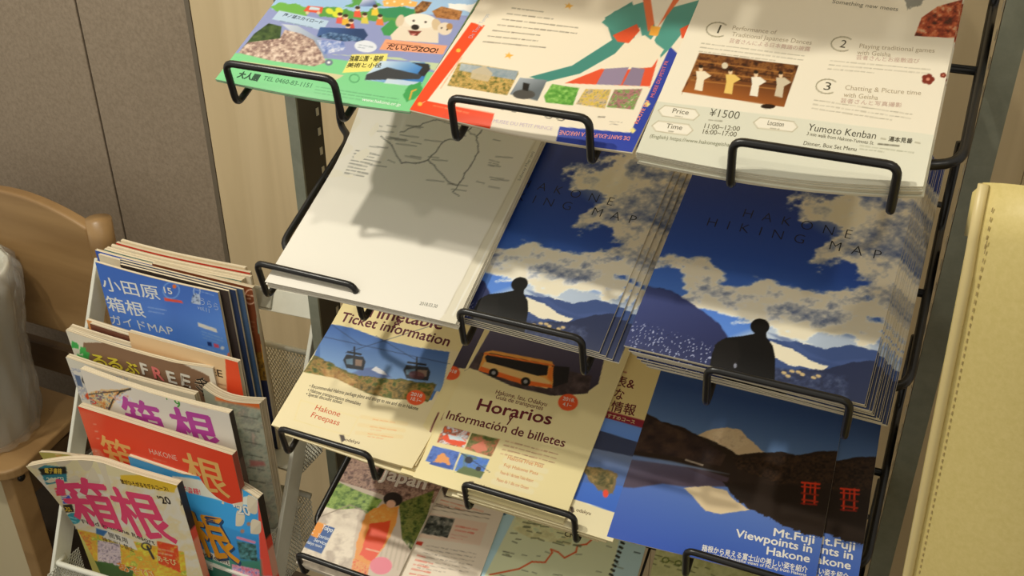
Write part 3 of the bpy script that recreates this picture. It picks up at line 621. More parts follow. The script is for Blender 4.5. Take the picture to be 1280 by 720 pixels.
# ---------------------------------------------------------------- third tier
YE = '#f0dfa6'
def timetable():
    s = rack_sheet(3, (339, 531), (518, 583), .186, .245, yaw=1.4, off=.001, bend=lambda a, b: .010*np.maximum(0, a-.55)**2*4*np.maximum(0, 1-b/.35)**2+.002*np.sin(np.pi*a), gain=1.2)
    s.fill('#f1e2b4')
    s.wob([(390, 460), (412, 412), (430, 372), (590, 400), (575, 440), (560, 436), (520, 434), (480, 424), (440, 410), (417, 405)], YE, .3)
    s.poly([(400, 425), (414, 405), (440, 410), (480, 425), (520, 434), (560, 440), (556, 470), (540, 500), (524, 502), (490, 498), (460, 492), (440, 482), (420, 472), (384, 466)], '#4a6ea8')
    s.grad([(400, 425), (414, 405), (440, 410), (480, 425), (520, 434), (562, 440), (552, 490), (400, 468)], '#3b5f9e', '#7fa0c8', (480, 420), (468, 478))
    s.poly([(440, 466), (455, 460), (470, 459), (478, 462), (490, 472), (430, 474)], '#5a6ea0', .9, 2); s.poly([(464, 462), (470, 458), (480, 464), (484, 469), (474, 467)], '#e4e4e8')
    s.wob([(378, 466), (393, 444), (410, 452), (430, 462), (450, 470), (500, 474), (545, 480), (536, 502), (480, 500), (440, 486), (380, 474)], '#5c5a2c', 1)
    s.photo([(380, 466), (394, 446), (412, 454), (436, 468), (500, 476), (545, 482), (536, 500), (480, 497), (440, 484)], ['#3a3a18', '#6a5a2c', '#a07c40', '#5a6428', '#33421c'], .16, 6, .9)
    s.photo([(400, 460), (425, 464), (448, 478), (436, 484), (410, 474)], ['#8a5c30', '#b08850', '#c8a468'], .2, 9, .8, 1)
    s.poly([(376, 464), (384, 466), (420, 473), (440, 483), (462, 493), (492, 499), (524, 500), (530, 498), (527, 560), (330, 540)], '#f1e2b4')
    for x, y, w_ in ((443, 452, 14), (521, 465, 17)):
        s.poly([(x-w_, y-2), (x-w_+4, y-9), (x+w_-3, y-6), (x+w_, y), (x+w_-3, y+11), (x-w_+4, y+8)], '#23262c'); s.poly([(x-w_+3, y-3), (x-2, y-4), (x-2, y+4), (x-w_+4, y+3)], '#5f7a90'); s.poly([(x+1, y-3), (x+w_-4, y-2), (x+w_-5, y+6), (x+1, y+5)], '#7f6a5c')
        s.line([(x-w_+6, y-12), (x+w_-6, y-9)], '#191a1c', 2.4); s.line([(x, y-18), (x, y-8)], '#191a1c', 2)
    s.ell(521, 469, 10, 5, '#5c2c30', 10, .7)
    for a, b in (((415, 406), (452, 432)), ((400, 420), (562, 455)), ((432, 441), (562, 400)), ((470, 420), (520, 450))): s.line([a, b], '#27334c', .9, .7)
    s.text('Timetable', (455, 395), (552, 412), 15, '#5a2330', .02); s.text('&', (492, 405), (500, 407), 8, '#5a2330', .02)
    s.text('Ticket information', (424, 401), (560, 433), 13, '#5a2330', .022)
    s.text('• Recommended Hakone package plans and things to see and do in Hakone', (386, 484), (522, 513), 4.6, '#3a3020', .012); s.text('• Hakone transportation timetables', (384, 489), (450, 507), 4.6, '#3a3020', .012); s.text('• Special discount tickets', (382, 494), (427, 505), 4.6, '#3a3020', .012)
    s.line([(376, 500), (448, 522), (436, 545), (368, 525), (376, 500)], '#d8c890', 1)
    s.text('Hakone', (393, 512), (424, 521), 7, '#c05a30', .008); s.text('Freepass', (388, 521), (423, 532), 7, '#c05a30', .008)
    for k in range(3): s.line([(452-k*3, 521+k*10), (508-k*3, 530+k*8)], '#e0c890', 5, .5); s.rows((466-k*3, 524+k*9), (498-k*3, 529+k*9), (0, 3.4), 2 if k else 1, '#d89058', 1.2, .7, k)
    s.ell(520, 497, 12, 9.5, '#e2592c'); s.text('2018', (513, 494), (527, 497), 4.5, '#fbeadc', .02); s.text('10.1~', (513, 500), (526, 503), 4.5, '#fbeadc', .02)
    s.poly([(424, 543), (430, 544), (432, 550), (427, 553)], '#3a2c20'); s.text('odakyu', (431, 551), (449, 555), 4, '#5a4630', .01)
    return s
s = timetable()
g = make(s, 'timetable_booklet', 'top yellow ticket information booklet with two cable cars, left end of third tier', 'booklet', .0016, group='ticket booklets with cable cars', cols=('#f0dfae', '#c4ac78'), layers=3)
stack(g, s, 7, .0024, 'yellow cable car booklet, ORD from the top of the left pile, third tier', 'ticket booklets with cable cars', (.0022, 0), .003, 11, .03)
# second pile, spanish booklet on top
s = rack_sheet(3, (516, 596), (683, 634), .172, .245, yaw=.6, off=.0046, bend=lambda a, b: .0012*np.sin(np.pi*a), gain=1.35)
s.fill('#efe0a8')
s.grad([(545, 480), (585, 461), (620, 400), (760, 430), (748, 480), (720, 500), (700, 496), (660, 490), (620, 478), (595, 461)], '#54506a', '#2c2630', (660, 410), (650, 490))
s.photo([(585, 461), (600, 440), (740, 470), (735, 492), (700, 496), (640, 486), (598, 464)], ['#2a2220', '#3c3030', '#5c4c48'], .12, 4, .8)
s.poly([(570, 470), (587, 460), (598, 464), (640, 483), (690, 495), (735, 492), (720, 560), (560, 520)], '#efe0a8')
s.poly([(598, 462), (606, 440), (616, 438), (690, 452), (694, 462), (690, 485), (655, 481)], '#e8a24c'); s.poly([(606, 446), (612, 441), (686, 455), (684, 469), (670, 470), (610, 458)], '#16161a')
s.poly([(601, 460), (606, 452), (640, 461), (680, 472), (688, 478), (684, 486), (650, 478)], '#e9c07a'); s.poly([(598, 463), (655, 481), (690, 485), (690, 481), (656, 475), (601, 458)], '#e26a28')
s.line([(606, 442), (692, 457)], '#e8762c', 2.2); s.poly([(690, 457), (712, 459), (710, 478), (692, 484)], '#1b1a1e'); s.poly([(686, 460), (692, 458), (690, 478), (684, 472)], '#e07a30')
for x, y in ((617, 466), (657, 477)): s.ell(x, y, 6, 5.5, '#111'); s.ell(x, y, 2.6, 2.4, '#8a8a8a')
s.text('Hakone, Izu, Odakyu', (619, 492), (683, 508), 5.5, '#6a3a34', .01); s.text('Guía de transportes', (619, 498), (678, 513), 5.5, '#6a3a34', .01)
s.text('Horarios', (595, 512), (688, 531), 15, '#5a1c26', .024); s.text('y', (634, 527), (640, 528), 8, '#5a1c26', .02)
s.text('Información de billetes', (557, 523), (705, 559), 11, '#5a1c26', .016); s.line([(554, 515), (551, 524)], '#5a1c26', 2.2)
for (pts, cs, sd) in (([(550, 543), (556, 532), (588, 540), (580, 560), (546, 553)], ['#e8582c', '#c8d0d8', '#8a4a34', '#e86a38'], 3), ([(581, 561), (590, 541), (625, 549), (614, 571)], ['#3c4a20', '#6a6a38', '#b06a4c', '#4a5428'], 5), ([(532, 576), (541, 557), (575, 565), (566, 588)], ['#27468c', '#4a6cb8', '#3a5898'], 7), ([(568, 588), (577, 566), (612, 574), (601, 598)], ['#3a68b8', '#4a74c0', '#5a7048'], 9)): s.photo(pts, cs, .16, sd)
s.ell(568, 550, 15, 6, '#e6502a', 14); s.poly([(560, 543), (576, 546), (582, 552), (562, 549)], '#cfe0e8'); s.poly([(588, 558), (604, 551), (610, 563), (596, 566)], '#c07058')
s.poly([(540, 577), (566, 582), (562, 587), (536, 580)], '#274a98'); s.wob([(542, 577), (546, 570), (554, 566), (562, 572), (564, 580)], '#d08a4c', 1.5); s.poly([(570, 590), (580, 583), (606, 590), (600, 598), (568, 590)], '#55643a')
s.ell(586, 575, 5, 4.4, '#1c2230'); s.ell(598, 586, 3.4, 3, '#1c2230'); s.line([(576, 566), (612, 590)], '#1c2230', .8)
s.rows((632, 551), (697, 568), (-2, 5.2), 4, '#6a3a30', 1.4, .8)
for k, (t, hh) in enumerate((('Hakone Free Pass', 5), ('Fuji Hakone Pass', 4), ('Paseo de 1 día hasta Tokio Airport', 4), ('Paseo de 1 día con Onsen', 4))): s.line([(632-k*5, 575+k*9), (682-k*6, 589+k*8.5)], '#f6ecc4', 7, .6); s.text(t, (634-k*4.5, 574+k*9), (678-k*6, 585+k*9), hh, '#c07a4c', 0)
s.ell(710, 503, 12.5, 10.5, '#e2592c'); s.text('2018.', (703, 500), (718, 503), 4.6, '#fbeadc', .02); s.text('4.1~', (703, 507), (714, 509), 4.6, '#fbeadc', .02)
s.poly([(586, 601), (592, 602), (593, 609), (588, 611)], '#3a2c20'); s.text('odakyu', (594, 608), (612, 612), 4, '#5a4630', .01)
sp = make(s, 'spanish_timetable_booklet', 'yellow booklet titled Horarios with a bus and four small photos', 'booklet', .0016, cols=('#f0dfae', '#c4ac78'), layers=3)
# japanese booklet under it, showing at the right
s = rack_sheet(3, (571, 618), (744, 668), .172, .245, yaw=0.0, off=.0000, bend=lambda a, b: .0012*np.sin(np.pi*a), gain=1.55)
s.fill('#e9d493')
s.grad([(640, 500), (727, 516), (842, 536), (800, 652), (700, 622), (600, 600)], '#5a7cb8', '#2c55a8', (760, 520), (735, 630))
s.poly([(680, 560), (715, 534), (730, 532), (840, 566), (830, 602), (700, 576), (680, 590)], '#30364c'); s.grad([(690, 566), (740, 560), (836, 580), (826, 612), (700, 600)], '#5f6c88', '#3c5a98', (740, 562), (730, 602))
s.wob([(724, 580), (745, 584), (772, 592), (768, 618), (752, 616), (736, 600)], '#6a5a3c', 1.5); s.photo([(724, 584), (750, 584), (770, 594), (764, 612), (745, 606)], ['#34361c', '#6a5c34', '#947848'], .2, 3, .9); s.ell(757, 617, 3.5, 5, '#c8402c')
s.poly([(728, 514), (731, 506), (848, 537), (845, 547)], '#7a2230'); s.text('箱根のおすすめコース', (735, 515), (793, 530), 5, '#f0d8a0', .02)
s.text('時刻表&', (738, 475), (792, 486), 13, '#5a1c26', .015); s.text('おトクな', (728, 488), (778, 500), 13, '#5a1c26', .015); s.text('あそぶ情報', (718, 504), (793, 519), 13, '#5a1c26', .015)
s.rows((757, 459), (800, 470), (0, 0), 1, '#5a1c26', 2)
s.poly([(560, 612), (700, 618), (790, 648), (780, 710), (560, 660)], '#f0e4ba'); s.poly([(712, 633), (717, 634), (718, 640), (714, 642)], '#3a2c20'); s.text('odakyu', (720, 639), (738, 644), 4.4, '#5a4630', .01)
g = make(s, 'blue_yellow_timetable_booklet', 'blue and yellow Japanese timetable booklet partly under the one titled Horarios', 'booklet', .0016, group='booklets in the second pile of the third tier', cols=('#f0dfae', '#c4ac78'), layers=3)
stack(g, s, 6, .0024, 'yellow and blue booklet, ORD from the top beneath the blue and yellow Japanese one', 'booklets in the second pile of the third tier', (-.003, .0004), .002, 6, .012)
# dark booklet between the two piles
s = rack_sheet(3, (500, 590), (668, 628), .172, .245, off=.0023, yaw=.6, bend=lambda a, b: .0012*np.sin(np.pi*a), gain=1.3, dens=.8)
s.fill('#ecdca2'); s.grad([(545, 470), (575, 400), (760, 440), (740, 500), (600, 462), (570, 460)], '#4c4862', '#2c2630', (660, 410), (650, 490)); s.ell(564, 466, 11, 9, '#e2592c'); s.text('2018', (557, 464), (570, 467), 4.4, '#fbeadc', .02)
s.line([(528, 562), (548, 516)], '#5a1c26', 2)
make(s, 'bus_timetable_booklet', 'yellow booklet with an orange dot showing left of the one titled Horarios', 'booklet', .0014, cols=('#f0dfae', '#c4ac78'), layers=3)
# mountain and lake booklets
def fuji():
    s = rack_sheet(3, (748, 668), (1022, 741), .209, .265, yaw=-3.0, off=.0, bend=lambda a, b: .0012*np.sin(np.pi*a), gain=1.25)
    q = lambda x, y: (720+x/2.768, 460+y/2.768)
    X, Y = s.X, s.Y; t = np.clip((Y-.22*(X-800)-470)/70, 0, 1)[:, None]; s.C = hexc('#2f4a7e')*(1-t)+hexc('#6886b0')*t
    s.wob([q(*p) for p in ((410, 235), (470, 212), (520, 205), (570, 215), (640, 285), (700, 310), (620, 330), (450, 290))], '#cbb28c', .8)
    s.photo([q(*p) for p in ((470, 225), (520, 210), (570, 220), (600, 260), (540, 290), (480, 262))], ['#a88c70', '#d8c4a0', '#cbb28c'], .2, 3, .5)
    s.grad([q(*p) for p in ((40, 370), (330, 290), (900, 420), (860, 760), (0, 760))], '#5a76b4', '#2c4ea6', q(440, 390), q(360, 640))
    s.wob([q(*p) for p in ((0, 240), (190, 150), (230, 150), (300, 185), (370, 205), (420, 232), (480, 255), (530, 280), (560, 300), (640, 292), (720, 290), (760, 302), (840, 288), (1000, 286), (1000, 450), (870, 560), (740, 520), (600, 490), (520, 400), (340, 330), (160, 300), (0, 330))], '#2c2018', .6)
    s.photo([q(*p) for p in ((170, 190), (220, 158), (420, 240), (520, 300), (500, 340), (330, 305), (160, 280))], ['#231a1c', '#3a2a24', '#4e3a2c'], .08, 5, .9)
    s.photo([q(*p) for p in ((540, 310), (760, 305), (960, 290), (960, 400), (700, 400), (560, 350))], ['#1a130c', '#33241a', '#4a3420'], .3, 7, .9)
    s.grad([q(*p) for p in ((0, 320), (160, 300), (300, 322), (420, 345), (530, 380), (520, 410), (380, 412), (300, 400), (200, 415), (0, 400))], '#5a5262', '#4a3a44', q(300, 310), q(300, 400), .9, 2)
    s.grad([q(*p) for p in ((0, 318), (160, 295), (330, 322), (430, 345), (530, 368), (400, 345), (160, 312))], '#5b78b0', '#8498b4', q(100, 300), q(500, 360), .8, 2)
    s.line([q(380, 318), q(438, 336)], '#9a8c7c', 2.2)
    s.wob([q(*p) for p in ((375, 415), (460, 408), (520, 425), (545, 455), (600, 490), (500, 506), (450, 495))], '#d0bc98', .6)
    s.wob([q(*p) for p in ((510, 395), (640, 400), (800, 410), (980, 440), (960, 640), (870, 590), (790, 575), (720, 545), (640, 505), (560, 460), (530, 425))], '#261b13', 1.5, .3)
    T = '#d83a1c'
    for (x0, x1, y0, y1) in ((786, 838, 392, 470),):
        for yy in (396, 410): s.line([q(x0-5, yy), q(x1+5, yy+6)], T, 2.4 if yy < 400 else 1.6)
        for xx in (x0+6, x1-10): s.line([q(xx, 398), q(xx-3, 470)], T, 2.4)
        s.line([q(812, 400), q(810, 436)], T, 1.6); s.line([q(x0-6, 432), q(x1, 440)], '#8a2c18', 2); s.line([q(x0-3, 455), q(x1-2, 463)], '#b0341a', 2.2); s.line([q(x0-6, 468), q(x1-6, 473)], '#8a2414', 2)
    W = '#fbf8f0'
    for t_, a, b in (('Mt.Fuji', (682, 580), (824, 608)), ('Viewpoints in', (550, 583), (816, 640)), ('Hakone', (658, 644), (808, 673))): s.text(t_, q(*a), q(*b), 9.8, W, .024, 1)
    s.text('箱根から見える富士山の美しい姿を紹介', q(434, 630), q(800, 708), 7.5, W, .025); s.text('We introduce beautiful views of Mt.Fuji from Hakone', q(432, 642), q(797, 722), 4, W, .015)
    return s
s = fuji()
fj = make(s, 'lake_view_booklet', 'lake booklet with a mountain and red gate, in front at right of third tier', 'booklet', .0018, cols=('#e4dccb', '#a89c88'), layers=3)
r = fj.copy(); COL.objects.link(r); r.location = s.O+s.u*.0370-s.n*.0030+s.v*.004
r['label'] = 'lake booklet with a red gate, half covered, against the right-hand upright'
for ch in fj.children: c = ch.copy(); COL.objects.link(c); c.parent = r

# ---------------------------------------------------------------- bottom tier in the picture
s = rack_sheet(4, (370, 703), (490, 737), None, .25, yaw=1, off=.002, bend=lambda a, b: .002*np.sin(np.pi*a), gain=1.35)
s.fill('#b9aa98')
q = lambda x, y: (340+x/2.4615, 560+y/2.4615)
s.photo([q(*p) for p in ((60, 340), (150, 180), (270, 190), (250, 300), (240, 420), (60, 420))], ['#c4b6a4', '#d4c8b4', '#a89a8a', '#beb09c'], .05, 4)
s.photo([q(*p) for p in ((200, 80), (240, 30), (560, 60), (560, 160), (420, 180), (330, 140), (200, 100))], ['#4a342c', '#7a5c50', '#a88874', '#5c4438'], .25, 2)
s.photo([q(*p) for p in ((160, 180), (195, 100), (260, 130), (340, 160), (300, 210), (270, 185), (200, 190))], ['#2f4a14', '#5c7a2c', '#90a850', '#6a8a38'], .2, 7)
s.photo([q(*p) for p in ((390, 170), (500, 130), (470, 240), (440, 330), (400, 280))], ['#26300e', '#4c5a24', '#77783a', '#3a4418'], .22, 9)
s.line([q(140, 215), q(240, 175), q(300, 200)], '#8a7c6a', 1.2)
for k in range(6): s.line([q(350+k*14, 270+k*5), q(330+k*14, 350+k*6)], '#a89a84', 2, .8)
s.wob([q(*p) for p in ((290, 200), (340, 172), (390, 180), (380, 240), (350, 300), (300, 360), (250, 365), (262, 280))], '#e0913c', 1)
s.photo([q(*p) for p in ((300, 200), (345, 180), (385, 190), (350, 230), (300, 250))], ['#e8b45c', '#d88a34', '#f0c878'], .2, 5)
s.wob([q(*p) for p in ((300, 235), (365, 225), (350, 290), (310, 350), (270, 330))], '#e0491f', 1); s.line([q(290, 310), q(330, 320)], '#f0b08c', 2)
s.ell(*q(372, 158), 12, 9, '#241a14'); s.ell(*q(366, 172), 6, 5, '#d8a888'); s.ell(*q(335, 362), 14, 11, '#e2788a', 0, .95); s.photo([q(*p) for p in ((250, 340), (300, 360), (290, 410), (240, 400))], ['#d8502c', '#e8a858', '#b83c24'], .3, 6)
s.poly([q(88, 300), q(130, 225), q(194, 246), q(152, 326)], '#2c4f86'); s.poly([q(108, 262), q(132, 224), q(166, 236), q(140, 278)], '#e8922c')
s.text('S', q(112, 262), q(126, 266), 8, '#fbeee0', .03); s.text('Tokyo', q(152, 248), q(184, 260), 6, '#e8eef4', .02); s.text('Tourism', q(138, 272), q(174, 285), 4.5, '#e8eef4', .01); s.text('Service', q(128, 286), q(166, 300), 4.5, '#e8eef4', .01); s.text('Odakyu tours', q(98, 290), q(152, 308), 4, '#e8eef4', .01)
s.text('Japan', q(330, 92), q(470, 128), 17, '#d8ccbc', .03)
make(s, 'kimono_guide', 'thick guide with a person in orange kimono and blue sticker on the lowest tier', 'booklet', .012, cols=('#e8decb', '#b0a48c'))
s = rack_sheet(4, (478, 733), (583, 765), None, .25, off=-.002, gain=1.2, dens=.8)
s.fill('#e6d8c2')
s.photo([q(*p) for p in ((520, 120), (560, 90), (680, 130), (650, 175), (530, 150))], ['#2c2424', '#5a4a40', '#8c7a68'], .2, 4); s.rows(q(520, 160), q(650, 196), (-1, 4), 2, '#c0603c', 1.4)
s.line([q(500, 178), q(672, 206)], '#6a5c4c', 1.1); s.rows(q(506, 172), q(580, 192), (0, 0), 1, '#4a3c30', 2); s.line([q(494, 188), q(668, 218)], '#9a8c78', .9)
s.poly([q(486, 200), q(664, 232), q(640, 300), q(450, 275)], '#e2c8b0'); s.photo([q(458, 262), q(486, 206), q(562, 218), q(540, 276)], ['#20201e', '#4c5048', '#9a968a'], .25, 3)
s.rows(q(566, 240), q(632, 252), (-1, 5), 2, '#c8503c', 2.2); s.rows(q(552, 266), q(600, 274), (-1, 4), 2, '#c8806c', 1.2)
s.poly([q(440, 296), q(446, 286), q(466, 290), q(460, 302)], '#c03c28'); s.rows(q(476, 300), q(630, 326), (-2, 4.6), 7, '#6a5c50', 1.1)
s.poly([q(670, 260), q(740, 170), q(760, 180), q(700, 400), q(610, 400)], '#e6d8c2')
for k in range(5): s.rows(q(448-k*6, 330+k*14), q(500, 344+k*14), (0, 0), 1, '#c85a44', 2, .8, k)
make(s, 'event_magazine', 'cream magazine with small photos and red headings, right of the kimono guide', 'magazine', .006, cols=('#e8decb', '#b0a48c'))
s = rack_sheet(4, (560, 745), (772, 808), None, .25, off=-.004, gain=1.3, dens=.9)
s.fill('#c8cda8')
s.poly([q(700, 170), q(760, 185), q(640, 420), q(560, 420)], '#a4c4cc'); s.poly([q(1075, 250), q(1200, 280), q(1140, 420), q(1040, 420)], '#a8c2c4')
s.photo([q(*p) for p in ((760, 190), (930, 240), (920, 300), (800, 280), (740, 250))], ['#b4c098', '#d4d4a4', '#c0b884', '#a8b88c'], .1, 4, .8)
s.line([q(670, 390), q(730, 378), q(760, 372), q(800, 350), q(840, 352), q(862, 322), q(858, 312), q(880, 320), q(900, 338), q(935, 320), q(940, 300), q(968, 296), q(1000, 268)], '#c4552c', 2)
rnd = random.Random(3)
for k in range(46): x, y = rnd.uniform(730, 960), rnd.uniform(200, 300); s.line([q(x, y), q(x+rnd.uniform(8, 26), y+rnd.uniform(1, 6))], '#5a6048', 1.5, .8)
for k in range(14): x, y = rnd.uniform(700, 1100), rnd.uniform(300, 395); s.line([q(x, y), q(x+rnd.uniform(6, 20), y+rnd.uniform(0, 6))], '#6a7058', 1.3, .7)
for k in range(10): s.line([q(1075-k*5, 290+k*14), q(1082-k*5, 294+k*14)], '#26261e', 3.2)
s.text('CM', q(898, 270), q(930, 278), 6, '#26261e', .02); s.ell(*q(715, 200), 3, 3, '#4a6a80'); s.line([q(1115, 320), q(1132, 324)], '#3a4a4c', 1.6)
s.rows(q(712, 318), q(745, 326), (-1, 4), 2, '#3a3a2c', 1.8)
g = make(s, 'illustrated_map', 'top pale green illustrated map with a red route line on the lowest tier', 'map', .001, group='illustrated maps', cols=('#d8d8bc', '#a8a890'))
stack(g, s, 4, .0018, 'pale green map, ORD from the top of the illustrated map pile, lowest tier', 'illustrated maps', (-.0045, 0), .002, 2)
s = rack_sheet(4, (790, 812), (1010, 870), None, .25, off=-.002, gain=1.2, dens=.8)
s.fill('#b8b880'); s.photo([(760, 720), (820, 660), (1000, 700), (980, 800), (760, 760)], ['#9a9c60', '#c4c490', '#aeb07c'], .08, 3, .8)
for k in range(16): x, y = rnd.uniform(808, 900), rnd.uniform(692, 720); s.line([(x, y), (x+rnd.uniform(3, 8), y+2)], '#4a5030', 1.4, .7)
for x, y in ((848, 704), (832, 700)): s.ell(x, y, 4, 3, '#5c6a30', 0, 1, 1, 1.3)
make(s, 'olive_map', 'olive green map at the right end of the lowest tier, beneath the lake booklet', 'map', .004, cols=('#c8c49c', '#90906c'))

# ---------------------------------------------------------------- magazine stand
def leg_pt(x, z, off=0.0):      # on the sloping plane of the stand's side rails; off = towards the viewer
    return np.array([x, .90-(.90-z)*.495+(x+1.02)*.07-off, z])
st = empty('magazine_stand', (-.85, .8, 0), 'cream-white metal magazine stand with expanded-metal pockets, left of the brochure rack', 'stand')
for x in (-1.022, -.680):
    m = MB(); top = leg_pt(x, .925); bot = leg_pt(x, .0)
    m.bar(top, bot, (1, 0, 0), .006, .030)
    m.build('side_rail', M_WHITE, st, smooth=False, bevel=.0012)
    m = MB(); m.bar(top+np.array([.0, .02, -.02]), np.array([x, 1.13, 0.0]), (1, 0, 0), .006, .022); m.build('rear_leg', M_WHITE, st, smooth=False)
m = MB(); a = leg_pt(-1.02, .915); b = leg_pt(-.682, .915); m.bar(a, b, (0, .44, .9), .030, .005); m.build('top_bar', M_WHITE, st, smooth=False, bevel=.001)
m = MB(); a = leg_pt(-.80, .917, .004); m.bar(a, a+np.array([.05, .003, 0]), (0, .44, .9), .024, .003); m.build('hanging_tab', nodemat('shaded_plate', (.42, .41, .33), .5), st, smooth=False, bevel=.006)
def lattice(fn, w_, h_, pitch=.0052, ph=.0085, wd=.0009):
    """Diamond lattice of expanded metal over a panel; fn(a, b) maps metres to a point."""
    m = MB(); k = ph/pitch; n = int((w_+h_/k)/pitch)
    for sgn in (1, -1):
        for i in range(-int(h_/k/pitch)-1, int(w_/pitch)+1+int(h_/k/pitch)):
            x0 = i*pitch; pts = []
            ya, yb = (0, h_) if sgn > 0 else (h_, 0)
            xa, xb = x0, x0+h_/k
            t0 = max(0, (0-xa)/(xb-xa)); t1 = min(1, (w_-xa)/(xb-xa))
            if t1-t0 < .03: continue
            A = fn(xa+(xb-xa)*t0, ya+(yb-ya)*t0); B = fn(xa+(xb-xa)*t1, ya+(yb-ya)*t1)
            m.bar(A, B, fn(1, 0)-fn(0, 0), wd*1.5, wd)
    return m
# back panels, one per tier, their top rods, and the front pocket of the lowest tier
for zt, zb, Yp in ((.822, .705, .940), (.652, .56, .850), (.480, .40, .768)):
    A = np.array([-1.018, Yp, zt]); U = np.array([1, .045, 0]); U /= np.linalg.norm(U); h_ = zt-zb; D_ = np.array([0, 0, -1.])
    e = tag(lattice(lambda a, b, A=A, U=U, D_=D_: A+U*a+D_*b, .335, h_).build('mesh_panel', M_WHITE, st, smooth=False), kind='stuff')
    m = MB(); m.tube([A, A+U*.335], .0042, 8); m.build('rod', M_WHITE, st)
zf = .535; A = leg_pt(-1.018, zf, .012); B = leg_pt(-.684, zf, .012); U = (B-A)/np.linalg.norm(B-A)
m = MB(); m.tube([leg_pt(-1.02, zf, -.004), A, B, leg_pt(-.683, zf, -.004)], .0042, 8, .006); m.build('rod', M_WHITE, st)
e = tag(lattice(lambda a, b: A+U*a+np.array([0, 0, -1])*b, .335, .12).build('mesh_panel', M_WHITE, st, smooth=False), kind='stuff')
for zs in (.80, .66, .53):
    for x in (-1.018, -.684):
        P0 = leg_pt(x, zs, 0); tag(lattice(lambda a, b, P0=P0: P0+np.array([.0, .03-a, -b*1.0]), .06, .10).build('side_mesh', M_WHITE, st, smooth=False), kind='stuff')
# pocket floors that carry the magazines
FLOORS = ((.848, .705, .945), (.782, .652, .848), (.7435, .602, .782), (.700, .468, .7435))     # from Y, height, to Y
for y0, zb, y1 in FLOORS:
    m = MB(); m.box((-1.016, y0, zb-.003), (-.686, y1, zb)); m.build('pocket_floor', M_WHITE, st, smooth=False)

def mag(Y, tl, tr, w, h, thick, name, label, art, tilt=93, bend=None, group=None, gain=1.5, mat=M_PRINT, cols=('#e3d6ba', '#a8977a'), dens=.95, spine=None, **kw):
    zf_ = [f[1] for f in FLOORS if Y >= f[0]][0]+.002; h = (atY(tr, Y)[2]-zf_)/math.sin(math.radians(tilt))
    s = stand_sheet(Y, tl, tr, w, h, tilt, bend=bend, gain=gain, dens=dens)
    art(s); r = make(s, name, label, 'magazine', thick, group, mat, cols=cols, **kw)
    if spine:
        L = 60; V = []; C = []; F = []
        for i in range(2):
            for j in range(L+1): V.append(s.pos(1.0, 1-j/L, .0002-(thick+.0002)*i)+s.u*.0006); C.append(lin(hexc(spine(j/L)))*gain)
        for j in range(L): F.append((j, j+1, L+2+j, L+1+j))
        o = mesh_obj('spine', V, F, mat, r, smooth=False); setcol(o, np.clip(C, 0, .85))
    return r
def tinted(c, *extra):
    def f(s):
        s.fill(c)
        for e in extra: e(s)
    return f
def wave(k, ph=0): return lambda a, b: k*np.sin(np.pi*a+ph)*b
# back pocket: pile behind the blue guide
BK = [(.915, (152, 305), (305, 336), '#d8c8a8'), (.910, (146, 309), (311, 342), '#c43a28'), (.904, (140, 312), (312, 347), '#e6dcc4'), (.899, (134, 315), (303, 350), '#ccc0a0'), (.894, (131, 318), (300, 352), '#5a8078'), (.889, (120, 316), (296, 355), '#3a56a8'), (.885, (124, 322), (290, 358), '#d8ccb0')]
LB = ['tan-edged magazine rearmost in the back pocket of the cream stand', 'magazine with a red cover edge near the rear of the back pocket', 'pale magazine third from the rear in the back pocket', 'beige magazine fourth from the rear in the back pocket', 'magazine with teal cover edge in the back pocket', 'magazine with blue top corner in the back pocket, just behind the blue guide', 'cream magazine directly behind the blue guide']
for (Y, a, b, c), l in zip(BK, LB): mag(Y, a, b, None, .25, .0042, 'magazine', l, tinted(c), dens=.12, bend=wave(.004, .5), gain=1.3)
def brown(s):
    s.fill('#6e3a20'); s.ell(313, 371, 7, 9, '#d8b498', 0, 1, 1, 1); s.rows((309, 369), (317, 370), (0, 4), 2, '#e8d0b8', 1.6)
    s.photo([(300, 440), (340, 440), (345, 480), (300, 480)], ['#5a3a18', '#8a6a28', '#3c2a18'], .2, 4); s.poly([(321, 397), (327, 398), (329, 418), (323, 417)], '#7cae9c'); s.poly([(326, 430), (334, 432), (337, 455), (330, 454)], '#d8a03c')
    s.rows((305, 400), (318, 403), (0, 6), 4, '#b08868', 1); s.poly([(290, 474), (345, 476), (350, 640), (290, 640)], '#1c2038')
mag(.872, (190, 341), (315, 360), None, .24, .006, 'magazine', 'brown magazine with a round emblem behind the right side of the blue guide', brown, tilt=91, gain=1.5)
for k, (c, l) in enumerate((('#39506e', 'slate blue magazine showing a sliver right of the blue guide'), ('#22304e', 'navy magazine edge between the blue guide and the brown magazine'), ('#3a302c', 'dark brown magazine edge beside the blue guide'))):
    mag(.864-.0032*k, (150, 334), (303-k*9, 362+k*1), None, .24, .0026, 'magazine', l, tinted(c), dens=.15, gain=1.2, tilt=92)
